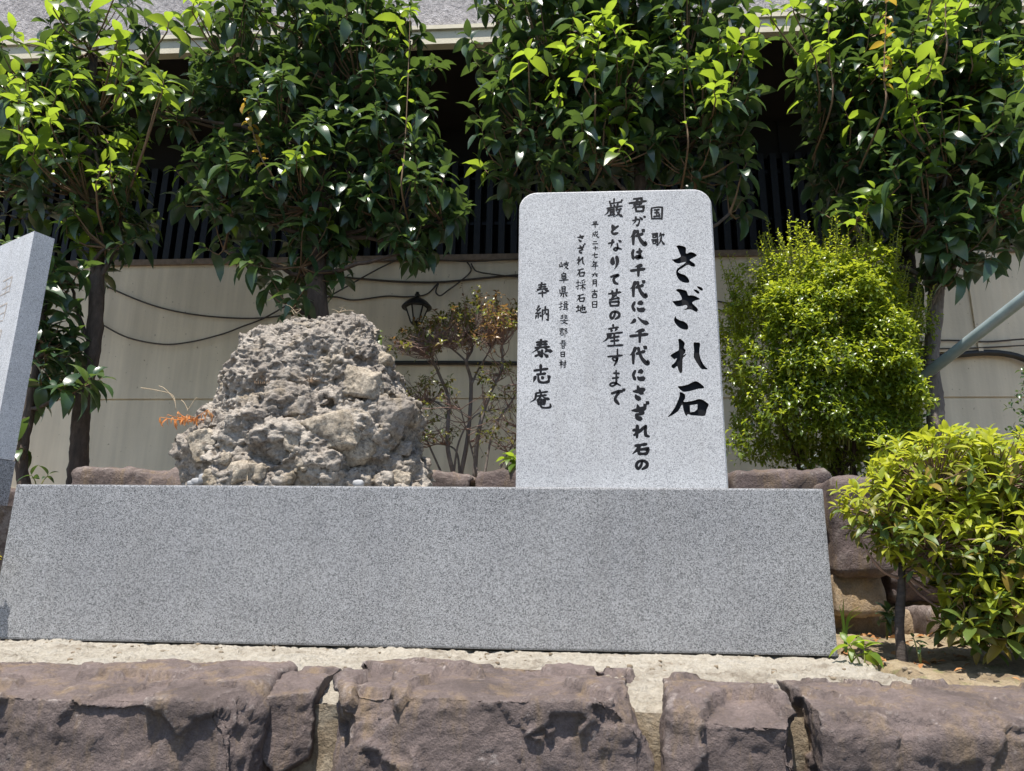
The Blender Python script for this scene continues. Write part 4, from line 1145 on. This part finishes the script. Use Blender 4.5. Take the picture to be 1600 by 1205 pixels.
# nearer branch reaching in at the right edge
r = np.random.default_rng(77)
bq = at(1760, 420, 2.7)
BR = empty('young_tree', (bq[0]+.12, bq[1]+.08, -.02)); tag(BR, 'young tree whose few sunlit leaves hang into the right picture edge', 'tree')
trunk_mesh(np.array([[bq[0]+.12, bq[1]+.08, -.05], [bq[0]+.10, bq[1]+.07, .5], [bq[0]+.06, bq[1]+.03, 1.0], bq]), [.035, .03, .024, .014], BR, M['bark'], 12)
L = Leaves(); tw = MB()
bp = catmull(np.array([at(1760, 420, 2.7), at(1690, 330, 2.65), at(1650, 220, 2.6), at(1625, 100, 2.6)]), 8)
tw.tube(bp, np.linspace(.012, .004, len(bp)), 6)
tw.build('limb', M['bark'], BR, True)
for px, py, tx, ty in ((1632,120,-.9,-.15),(1630,150,-.8,-.3),(1634,200,-.9,-.5),(1630,190,-.85,-.35),(1634,240,-.8,-.6),(1634,300,-.8,-.7),(1650,80,-.5,.2),(1660,140,.6,-.2),(1670,200,.7,-.4),(1660,260,.4,-.6),(1640,330,-.6,-.7)):
    D = np.array([[tx, r.uniform(-.3, .2), ty]]); q = at(px, py, 2.6)
    L.add(q[None], frame(D, np.array([[.2, -.2, 1.]]), r.normal(0, .3, 1)), np.array([r.uniform(.12, .16)]), r.integers(0, 4, 1))
    kk = int(np.argmin(np.linalg.norm(bp-q, axis=1)))
    MB().tube(np.array([bp[kk], q]), [.003, .002], 4, False).build('twig', M['twig'], BR, True)
L.fin()
for q in range(len(L.S)): leaf_object(L, q, LEAFS, 'tree', M['leaf_young'], BR)

# ------------------------------------------------------------------ round clipped bush
r = np.random.default_rng(88)
BB = empty('round_bush', at(1285, 745, 3.85)); tag(BB, 'round clipped bush with upright lime sprouts between the slab and the ringed trunk', 'bush')
L = Leaves(); LS = Leaves(); tw = MB()
bc = at(1281, 570, 3.85); bR = np.array([148*3.85/FPX, .44, 172*3.85/FPX])
def bush_pt(v, rad):
    sq = np.sign(v)*np.abs(v)**np.array([.85, .85, .82])
    n_ = fbm((v*2.2)[None], 3, 90)[0]
    return bc+sq*bR*rad*(1+.30*n_)
for k in range(10500):
    v = r.normal(size=3); v /= np.linalg.norm(v)
    if k > 6800: v[1] = -abs(v[1])-.9; v /= np.linalg.norm(v)
    if v[1] > .7: continue
    rad = r.uniform(.82, 1.02) if k % 4 else r.uniform(.5, .85)
    p = bush_pt(v, rad)
    if project(p[None])[0, 1] > 742: continue
    ax = v*.8+np.array([0, -.1, .8])+r.normal(0, .25, 3)
    sprout = r.random() < .42*(.75+v[2])
    shoot_leaves(LS if sprout else L, p, ax, r, int(r.integers(4, 7)), r.uniform(.015, .035), r.uniform(.024, .038), .7, 1, 2, .15)
for k in range(330):
    if k < 170:
        px = r.uniform(1145, 1430); v = np.array([(px-1285)/150., r.uniform(-.7, .3), 0]); v[2] = math.sqrt(max(.05, 1-min(.95, v[0]**2+v[1]**2)))
        ln = r.uniform(.06, .22)*(1.4 if k % 5 == 0 else 1)
    else:
        v = r.normal(size=3); v[1] = -abs(v[1]); v /= np.linalg.norm(v); ln = r.uniform(.04, .15)
    p = bush_pt(v/np.linalg.norm(v), .95); ax = np.array([v[0]*.25+r.normal(0, .08), min(0, v[1])*.4, 1.]); ax /= np.linalg.norm(ax)
    q = p+ax*ln
    tw.tube(np.array([p-ax*.05, p, (p+q)/2+r.normal(0, .004, 3), q]), [.0022, .002, .0016, .001], 4, False)
    shoot_leaves(LS, p+ax*.01, ax, r, int(4+ln*90), ln, .021, .8, .9, 2, -.3)
for k in range(14):
    a = bc+np.array([r.uniform(-.12, .12), r.uniform(-.1, .1), -bR[2]-.08]); v = r.normal(size=3); v[2] = abs(v[2])-.3; v /= np.linalg.norm(v)
    lp = limb(a, bush_pt(v, .8), r, 7, .1); MB().tube(lp, np.linspace(.012, .003, 7), 5).build('stem', M['bark'], BB, True)
tag(tw.build('sprout_stems', M['twig_green'], BB, True), kind='stuff')
finish_leaves(L, SMALL, 'small', M['leaf_bush'], BB, 0)
finish_leaves(LS, SMALL, 'small', M['leaf_sprout'], BB, 0, 'sprouts')

AZL = [leaf_geo(.36, .04, .2), leaf_geo(.33, .16, .2), leaf_geo(.38, -.06, .22)]
NARROW = [leaf_geo(.20, .3, .2), leaf_geo(.24, .1, .3), leaf_geo(.18, .4, .2), leaf_geo(.22, .2, .3)]
# ------------------------------------------------------------------ azalea on the right
r = np.random.default_rng(99)
az0 = at(1412, 1045, 2.42)
AZ = empty('azalea_shrub', az0); tag(AZ, 'bright lime azalea shrub with slender dark stem at the lower right', 'shrub')
L = Leaves(); LO = Leaves(); tw = MB()
abl = [(1385,790,2.45,75,65,.18),(1450,745,2.45,95,65,.22),(1545,740,2.45,95,65,.24),(1540,850,2.40,110,85,.24),(1440,830,2.42,80,70,.20),(1570,950,2.38,75,70,.2),(1640,800,2.45,80,130,.26),(1520,960,2.36,45,55,.12),(1620,930,2.4,70,90,.2)]
O, Dn = sample_blobs(abl, 1250, r, .6)
hubs_ = np.array([at(b[0]+10, b[1]+b[4]*.4, b[2]) for b in abl])
for k in range(len(O)):
    py = project(O[k][None])[0]
    if py[1] > 1030: continue
    ax = Dn[k]*np.array([.8, .8, .5])+np.array([0, -.15, .8])+r.normal(0, .2, 3)
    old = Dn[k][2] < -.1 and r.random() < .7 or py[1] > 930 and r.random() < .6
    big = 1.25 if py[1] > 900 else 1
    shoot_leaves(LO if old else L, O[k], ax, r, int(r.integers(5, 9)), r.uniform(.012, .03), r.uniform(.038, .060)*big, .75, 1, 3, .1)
    hq = hubs_[np.argmin(np.linalg.norm(hubs_-O[k], axis=1))]; dv = hq-O[k]
    back = O[k]+dv*r.uniform(.5, 1)
    tw.tube(np.array([back, (O[k]+back)/2+r.normal(0, .008, 3), O[k]+ax*.01]), [.003, .0022, .0014], 4, False)
tag(tw.build('twigs', M['twig_pink'], AZ, True), kind='stuff')
trunk_mesh(np.array([az0, at(1406, 990, 2.42), at(1408, 930, 2.43), at(1410, 880, 2.44)]), [.017, .014, .013, .011], AZ, M['bark_ring'], 5)
for h_ in hubs_:
    lp = limb(at(1410, 895, 2.44), h_, r, 7, .12); MB().tube(lp, np.linspace(.006, .002, 7), 6).build('limb', M['twig_pink'], AZ, True)
lp = catmull(np.array([at(1410, 905, 2.44), at(1380, 893, 2.42), at(1355, 862, 2.4), at(1343, 836, 2.4)]), 5); MB().tube(lp, np.linspace(.006, .002, len(lp)), 6).build('limb', M['twig_pink'], AZ, True)
finish_leaves(L, AZL, 'az', M['leaf_azalea'], AZ, 240)
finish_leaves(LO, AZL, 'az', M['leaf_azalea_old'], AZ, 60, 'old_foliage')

# ------------------------------------------------------------------ twiggy shrub between rock and slab
r = np.random.default_rng(111)
TS = empty('twiggy_shrub', at(722, 750, 3.85)); tag(TS, 'half bare twiggy shrub with reddish leaves between the rock and the slab', 'shrub')
stems = [[(712,752),(699,695),(701,626),(686,586),(676,559),(673,536)],[(719,752),(732,679),(737,599),(731,566),(739,546),(737,523)],[(731,566),(716,553),(699,540),(690,528)],
         [(741,752),(746,679),(766,619),(782,579),(785,539)],[(737,600),(748,580),(766,546),(770,520)],[(756,752),(772,672),(799,629),(812,600)],[(719,748),(712,705),(689,694),(666,699)],
         [(696,752),(663,679),(653,652)],[(770,752),(800,700),(815,670)],[(705,752),(716,690),(742,650),(775,640)],[(700,640),(672,625),(655,640)],[(750,752),(735,700),(720,640)]]
L = Leaves(); LR = Leaves(); tw = MB(); tips = []
for k, st in enumerate(stems):
    pts = catmull(np.array([at(a+r.normal(0, 1), b, 3.85+.05*math.sin(k*2.1)+.1*r.normal()*(q/len(st))) for q, (a, b) in enumerate(st)]), 6)
    w0 = .013 if k in (0, 1, 3) else .0065
    MB().tube(pts, np.linspace(w0, w0*.45, len(pts)), 7).build('stem', M['bark_grey'], TS, True)
    for f_ in np.linspace(.45, 1, 7): tips.append((pts[int(f_*(len(pts)-1))], f_))
def twig_to(a, b, w0, leaves=True):
    lp = limb(a, b, r, 6, .10); tw.tube(lp, np.linspace(w0, .0010, 6), 4, False)
    for s in range(2):
        q = lp[3+s]; e = q+(b-a)*r.uniform(.25, .5)+r.normal(0, .02, 3); tw.tube(np.array([q, (q+e)/2, e]), [.0014, .0011, .0008], 3, False)
        yield e
    yield b
tp = np.array([t_[0] for t_ in tips])
for k in range(760):
    u = r.uniform(0, 1)
    if u < .68:
        a_ = r.uniform(0, math.pi); rr_ = r.uniform(.55, 1.05)
        px = 715+98*math.cos(a_)*rr_; yt = np.interp(px, [612, 640, 665, 700, 750, 800, 815], [540, 520, 505, 484, 468, 488, 500]); py = yt+(558-yt)*max(0, 1-math.sin(a_)*0-rr_)*1.6+r.uniform(0, 8)
    elif u < .86: px, py = r.uniform(625, 712), r.uniform(590, 690)
    else: px, py = r.uniform(750, 815), r.uniform(570, 690)
    b = at(px, py, 3.85+r.normal(0, .14))
    dd = np.linalg.norm(tp-b, axis=1)+.5*np.clip(tp[:, 2]-b[2]+.03, 0, 1)
    a = tp[np.argsort(dd)[int(r.integers(0, 3))]]
    for e in twig_to(a, b, .003):
        top = project(e[None])[0]
        if r.random() < (.62 if top[1] < 515 else .38 if u >= .68 else .22):
            red = top[1] < 560 and r.random() < (.65 if top[0] > 745 else .22)
            shoot_leaves(LR if red else L, e, (b-a)+np.array([0, 0, .05]), r, int(r.integers(3, 6)), .02, r.uniform(.022, .034), .8, 1, 2, .1)
tag(tw.build('twigs', M['twig_pink'], TS, True), kind='stuff')
finish_leaves(L, SMALL, 'small', M['leaf_twiggy'], TS, 0)
finish_leaves(LR, SMALL, 'small', M['leaf_red'], TS, 0, 'reddish_foliage')

# dark shrub at the right edge
r = np.random.default_rng(121)
DS = empty('dark_shrub', at(1640, 760, 3.5)); tag(DS, 'small dark shrub against the wall at the right picture edge', 'shrub')
L = Leaves()
O, Dn = sample_blobs([(1625,620,3.5,40,40,.12),(1640,660,3.5,50,50,.15),(1600,650,3.5,12,10,.05),(1650,580,3.5,40,40,.15)], 170, r)
for k in range(len(O)): shoot_leaves(L, O[k], Dn[k]+np.array([0, 0, .5]), r, 5, .03, .03, .8, 1, 2, .2)
MB().tube(limb(at(1640, 780, 3.5), at(1640, 600, 3.5), r), np.linspace(.015, .005, 7), 6).build('stem', M['bark'], DS, True)
finish_leaves(L, SMALL, 'small', M['leaf'], DS, 0)

# ------------------------------------------------------------------ lantern
lc = at(650, 505, 4.93)
LA = empty('wall_lantern', lc); tag(LA, 'black hexagonal wall lantern with frosted panes above the twiggy shrub', 'lantern')
s = 4.93/FPX*1.1
RF = MB().lathe([(2*s, 44*s), (3*s, 42*s), (6*s, 40.5*s), (12*s, 37*s), (18*s, 32*s), (21.5*s, 28*s), (23*s, 26*s), (23*s, 24.5*s), (17*s, 24.5*s)][::-1], lc, 24).build('roof', M['lamp_black'], LA)
MB().lathe([(3*s, 50*s), (1*s, 50.5*s)][::1], lc+np.array([0, 0, 0]), 8).build('finial_tip', M['lamp_black'], RF)
MB().lathe([(3.4*s, 43*s), (4.4*s, 46*s), (1.0*s, 50*s)], lc, 12).build('finial', M['lamp_black'], RF)
MB().lathe([(3.5*s, -4*s), (6*s, -3*s), (8.6*s, 0), (8.6*s, 1.2*s)], lc, 6, .26).build('bottom_cap', M['lamp_black'], LA)
r0, r1, h0, h1 = 8.0*s, 16.5*s, 1.2*s, 24.3*s
for k in range(6):
    a, b = .26+k*math.pi/3, .26+(k+1)*math.pi/3
    A = lambda rr_, an, z: lc+np.array([rr_*math.cos(an), rr_*math.sin(an), z])
    q = [A(r0*.97, a, h0), A(r0*.97, b, h0), A(r1*.97, b, h1), A(r1*.97, a, h1)]
    inn = [A(r0*.93, a, h0), A(r0*.93, b, h0), A(r1*.93, b, h1), A(r1*.93, a, h1)]
    MB().add(q+inn, [(0,1,2,3),(7,6,5,4),(0,4,5,1),(1,5,6,2),(2,6,7,3),(3,7,4,0)]).build('pane', M['frost'], LA)
    MB().tube(np.array([A(r0, a, h0-.001), A(r1, a, h1)]), 1.3*s, 6).build('frame_bar', M['lamp_black'], LA)
MB().tube(catmull(np.array([lc+np.array([0, 0, -3*s]), lc+np.array([0, .03, -9*s]), lc+np.array([0, .12, -9*s]), np.array([lc[0], WY-.008, lc[2]-5*s])]), 6), .008, 8).build('bracket', M['lamp_black'], LA)
MB().box((lc[0]-.03, WY-.022, lc[2]-.07), (lc[0]+.03, WY-.0065, lc[2]+.04)).build('wall_plate', M['lamp_black'], LA)

# ------------------------------------------------------------------ cables and conduit
def cable(label, pts, rad, Y=WY-.02, mat='cable', name='wall_cable', cat='cable', grp='cables on the cream wall'):
    P = catmull(np.array([at(a, b, Y) for a, b in pts]), 6)
    o = MB().tube(P, rad, 8).build(name, M[mat], None, True, loc=P[0])
    return tag(o, label, cat, grp)
cable('thick cable running level above the wall lantern to the slab', [(440,452),(500,432),(553,435),(620,440),(686,441),(752,435),(809,430),(900,424)], .0085)
cable('cable slanting up to the louver sill left of the lantern', [(470,486),(520,460),(586,423),(623,405)], .006, WY-.035)
cable('thin cable passing just behind the lantern finial', [(470,470),(520,464),(553,469),(603,463),(636,464),(666,460),(684,443)], .006, WY-.016)
cable('looped cable hanging below the sill right of the lantern', [(685,443),(681,456),(688,462),(700,454),(719,440),(736,423),(729,408)], .006, WY-.032)
cable('short cable dropping from the sill toward the slab', [(736,412),(742,422),(752,426),(780,430),(809,433),(880,436)], .006, WY-.036)
cable('cable running along the foot of the louvers', [(600,408),(666,405),(732,409),(809,405),(950,402)], .005, WY-.04)
cable('upper drooping cable between the left trunk and the big rock', [(150,440),(208,466),(255,482),(306,492),(362,497),(407,497),(447,491),(490,470)], .006)
cable('lower sagging cable left of the big rock', [(150,500),(161,508),(201,528),(255,538),(300,534),(348,522),(377,511),(413,497),(460,470)], .006, WY-.03)
cable('upper of two cables between the slab and the round bush', [(1050,460),(1122,471),(1144,476),(1200,484)], .006)
cable('lower of two cables between the slab and the round bush', [(1050,470),(1122,484),(1148,493),(1200,502)], .006)
cable('thin cable stretched above the black conduit at the right', [(1380,540),(1469,532),(1542,534),(1600,530),(1700,526)], .006, WY-.075)
cable('second thin cable just above the right black conduit', [(1380,556),(1450,546),(1520,544),(1600,540),(1700,537)], .005, WY-.07)
cable('thick black conduit running along the wall behind the twiggy shrub', [(560,567),(640,567),(720,567),(810,568),(900,568)], .016, WY-.03, 'pipe_black', 'wall_conduit', 'conduit', 'black conduits')
cable('thick black conduit curving along the wall at the right', [(1340,568),(1433,561),(1501,554),(1542,551),(1576,554),(1600,561),(1640,580)], .022, WY-.05, 'pipe_black', 'wall_conduit', 'conduit', 'black conduits')

# ------------------------------------------------------------------ steel pole
pa, pb = at(1428, 600, 3.82), at(1700, 388, 2.98)
ud = (pb-pa)/np.linalg.norm(pb-pa)
pf = pa-ud*((pa[2]-.60)/ud[2])
PO = empty('steel_pole', pf); tag(PO, 'grey painted steel pole slanting across the right side', 'pole')
MB().tube(np.array([pf+(pb-pf)*t_ for t_ in np.linspace(0, 2.0, 9)]), .027, 28).build('tube', M['pole'], PO, True)
MB().tube(np.array([pf-ud*.03, pf+ud*.05]), .05, 28).build('collar', M['pole'], PO, True)

# ------------------------------------------------------------------ small plants
def weed(label, px, py, Y, shoots, size, seed, mat='leaf_young', name='small_weed', cat='weed', n=6, h=.06, geos=LEAFS):
    r = np.random.default_rng(seed); p0 = at(px, py, Y)
    W_ = empty(name, p0); tag(W_, label, cat)
    for k in range(shoots):
        ax = np.array([r.normal(0, .35), r.normal(0, .25), 1.]); ax /= np.linalg.norm(ax)
        q = p0+ax*h*r.uniform(.7, 1.2)
        MB().tube(np.array([p0-np.array([0, 0, .02]), (p0+q)/2, q]), [.003, .0025, .0015], 5).build('stem', M['twig_green'], W_, True)
        L = Leaves(); shoot_leaves(L, q-ax*.02, ax, r, n, .025, size, .8, 1, len(geos), .1); L.fin()
        for a in range(len(L.S)): leaf_object(L, a, geos, 'tree' if geos is LEAFS else 'small', M[mat], W_)
    return W_
weed('small green weed growing in front of the plinth right end', 1352, 1046, 2.3, 2, .062, 1, n=6, h=.075)
weed('dark green weed in the shade left of the azalea stem', 1385, 990, 2.75, 3, .055, 2, 'leaf', n=6, h=.06)
weed('bright green weed sprouting behind the plinth beside the slab', 790, 752, 3.4, 3, .075, 3, n=6, h=.10)
weed('tiny green seedling right of the azalea stem', 1438, 1030, 2.4, 2, .03, 4, 'leaf', n=4, h=.05)
weed('green leafy sprig standing on the right shoulder of the rock', 597, 545, 2.98, 1, .045, 5, 'leaf_bush', n=8, h=.07)
weed('drooping leafy weed on the terrace between the two left trunks', 60, 760, 3.5, 2, .06, 6, 'leaf', n=4, h=.08)
weed('dark leafy weed at the foot of the knobby grey trunk', 1440, 690, 3.6, 2, .10, 8, 'leaf', n=4, h=.10)
# grass beside the plinth end
r = np.random.default_rng(131)
g0 = at(1322, 1020, 2.50); GT = empty('grass_tuft', g0); tag(GT, 'thin grass tuft rising against the plinth right end', 'grass')
for k in range(9):
    d_ = np.array([r.uniform(-.1, .9), r.uniform(-.3, .3), 0]); hgt = r.uniform(.06, .17)
    pts = catmull(np.array([g0, g0+np.array([d_[0]*.02, d_[1]*.02, hgt*.7]), g0+np.array([d_[0]*.08, d_[1]*.05, hgt*.95])]), 5)
    wd_ = np.linspace(.0045, .0006, len(pts))[:, None]*np.array([[1, .3, 0]])
    V = np.concatenate([pts-wd_, pts+wd_]); n = len(pts)
    obj('blade', V, [(j, j+1, n+j+1, n+j) for j in range(n-1)], M['leaf_young'], GT)
# dry orange fern on the left flank of the rock
r = np.random.default_rng(141)
f0 = at(308, 656, 2.76); FN = empty('dry_fern', f0); tag(FN, 'withered orange fern sticking out of the rock left flank', 'fern')
for tgt in ((292,648),(278,643),(262,648),(250,652),(325,640),(330,645)):
    e = at(tgt[0], tgt[1], 2.74+r.normal(0, .02)); lp = limb(f0, e, r, 6, .12); MB().tube(lp, np.linspace(.003, .0012, 6), 4).build('stem', M['fern_dry'], FN, True)
    L = Leaves()
    for q in lp[2:]:
        D = np.array([[r.normal(0, .25), r.normal(0, .3), -1.], [r.normal(0, .5), r.normal(0, .3), -.9]])
        L.add(np.tile(q, (2, 1)), frame(D, np.array([[0, -1., .2]]*2), r.normal(0, .6, 2)), r.uniform(.022, .042, 2), r.integers(0, 4, 2))
    L.fin()
    for a in range(len(L.S)): leaf_object(L, a, NARROW, 'narrow', M['fern_dry'], FN)
for pts in ([(275,640),(270,618),(245,610),(220,606)],[(275,640),(272,625),(258,608),(248,603)],[(292,642),(293,640),(288,630),(283,625)],[(294,640),(298,634),(303,626),(308,621)]):
    MB().tube(catmull(np.array([at(a, b, 2.74) for a, b in pts]), 5), .0014, 4).build('dry_stalk', M['straw'], FN, True)
# dry twigs and straw on the rock
def straws(label, name, cat, lines, Y, rad=.0014, mat='straw'):
    p0 = at(lines[0][0][0], lines[0][0][1], Y); o = empty(name, p0); tag(o, label, cat)
    for ln in lines:
        P = catmull(np.array([at(a, b, Y+.01*(q % 2)) for q, (a, b) in enumerate(ln)]), 4)
        MB().tube(P, np.linspace(rad, rad*.5, len(P)), 4).build('stalk', M[mat], o, True)
straws('dry twiggy stalks on top of the rock', 'dry_stalks', 'twig', [[(465,492),(455,480),(447,476)],[(462,490),(470,483),(452,487)],[(460,492),(456,484),(462,478)],[(530,490),(534,483),(538,478)],[(528,488),(545,485),(554,486)],[(533,487),(540,484),(530,480)],[(530,490),(526,486),(518,483)]], 2.90)
straws('single upright straw in front of the rock foot', 'dry_straw', 'twig', [[(386,756),(387,735),(389,713)]], 2.58, .0022)
lines = []
p_r = random.Random(3)
for k in range(22):
    a = p_r.uniform(.2, 2.9); l_ = p_r.uniform(8, 17)
    lines.append([(486, 598), (486+.5*l_*math.cos(a), 598-.5*l_*math.sin(a)-1), (486+l_*math.cos(a), 598-l_*math.sin(a)+1)])
straws('dead brown grass tuft in the hollow of the rock', 'dead_grass', 'grass', lines, 2.60, .0012, 'twig')
lines = [[(398+3*k, 600), (397+3*k+p_r.uniform(-4, 4), 595), (396+3*k+p_r.uniform(-6, 6), 588)] for k in range(8)]
straws('small dead grass wisp on the rock left of the hollow', 'dead_grass', 'grass', lines, 2.60, .0012, 'twig')
# yellow flowers at the far left
r = np.random.default_rng(151)
y0_ = at(-6, 905, 2.35); YF = empty('yellow_flowers', y0_); tag(YF, 'yellow flowers peeping out at the plinth left end', 'flower')
for k in range(7):
    e = at(r.uniform(-22, 3), r.uniform(862, 895), 2.36); MB().tube(np.array([y0_-np.array([0, 0, .15]), (y0_+e)/2, e]), .0015, 4).build('stem', M['twig_green'], YF, True)
    L = Leaves(); shoot_leaves(L, e, np.array([.2, -.6, .8]), r, 6, .004, .018, 1, 1, 2, 0); L.fin()
    for a in range(6): leaf_object(L, a, SMALL, 'small', M['flower'], YF).name = 'petal'
# leaf litter on the lower bed
r = np.random.default_rng(161); L = Leaves(); n = 160
xy = np.stack([r.uniform(.86, 2.2, n), r.uniform(2.1, 3.1, n), np.zeros(n)], -1); xy[:, 2] = bed_z(xy)+.008
D = r.normal(size=(n, 3)); D[:, 2] *= .15
L.add(xy, frame(D, np.tile([0., 0, 1.], (n, 1)), r.normal(0, .5, n)), r.uniform(.02, .045, n), r.integers(0, 2, n)); L.fin()
V, F_ = join_leaves(L, np.arange(n), SMALL)
tag(obj('leaf_litter', V, F_, M['litter']), 'brown fallen leaves scattered on the soil under the azalea', None, None, 'stuff')

# grit on the soil and along the ledge
r = np.random.default_rng(171); mb = MB()
for i in range(420):
    V, Fq2 = pm[i % 4]; s = r.uniform(.003, .009)
    if i % 3: q = np.array([r.uniform(.84, 2.3), r.uniform(2.08, 3.1), 0]); q[2] = bed_z(q[None])[0]
    else: q = np.array([r.uniform(-2.2, .9), r.uniform(2.02, 2.41), 0]); q[2] = cap_z(q[None])[0]
    mb.add(V*s+q, Fq2)
tag(mb.build('grit', M['joint'], None, True), None, None, None, 'stuff')
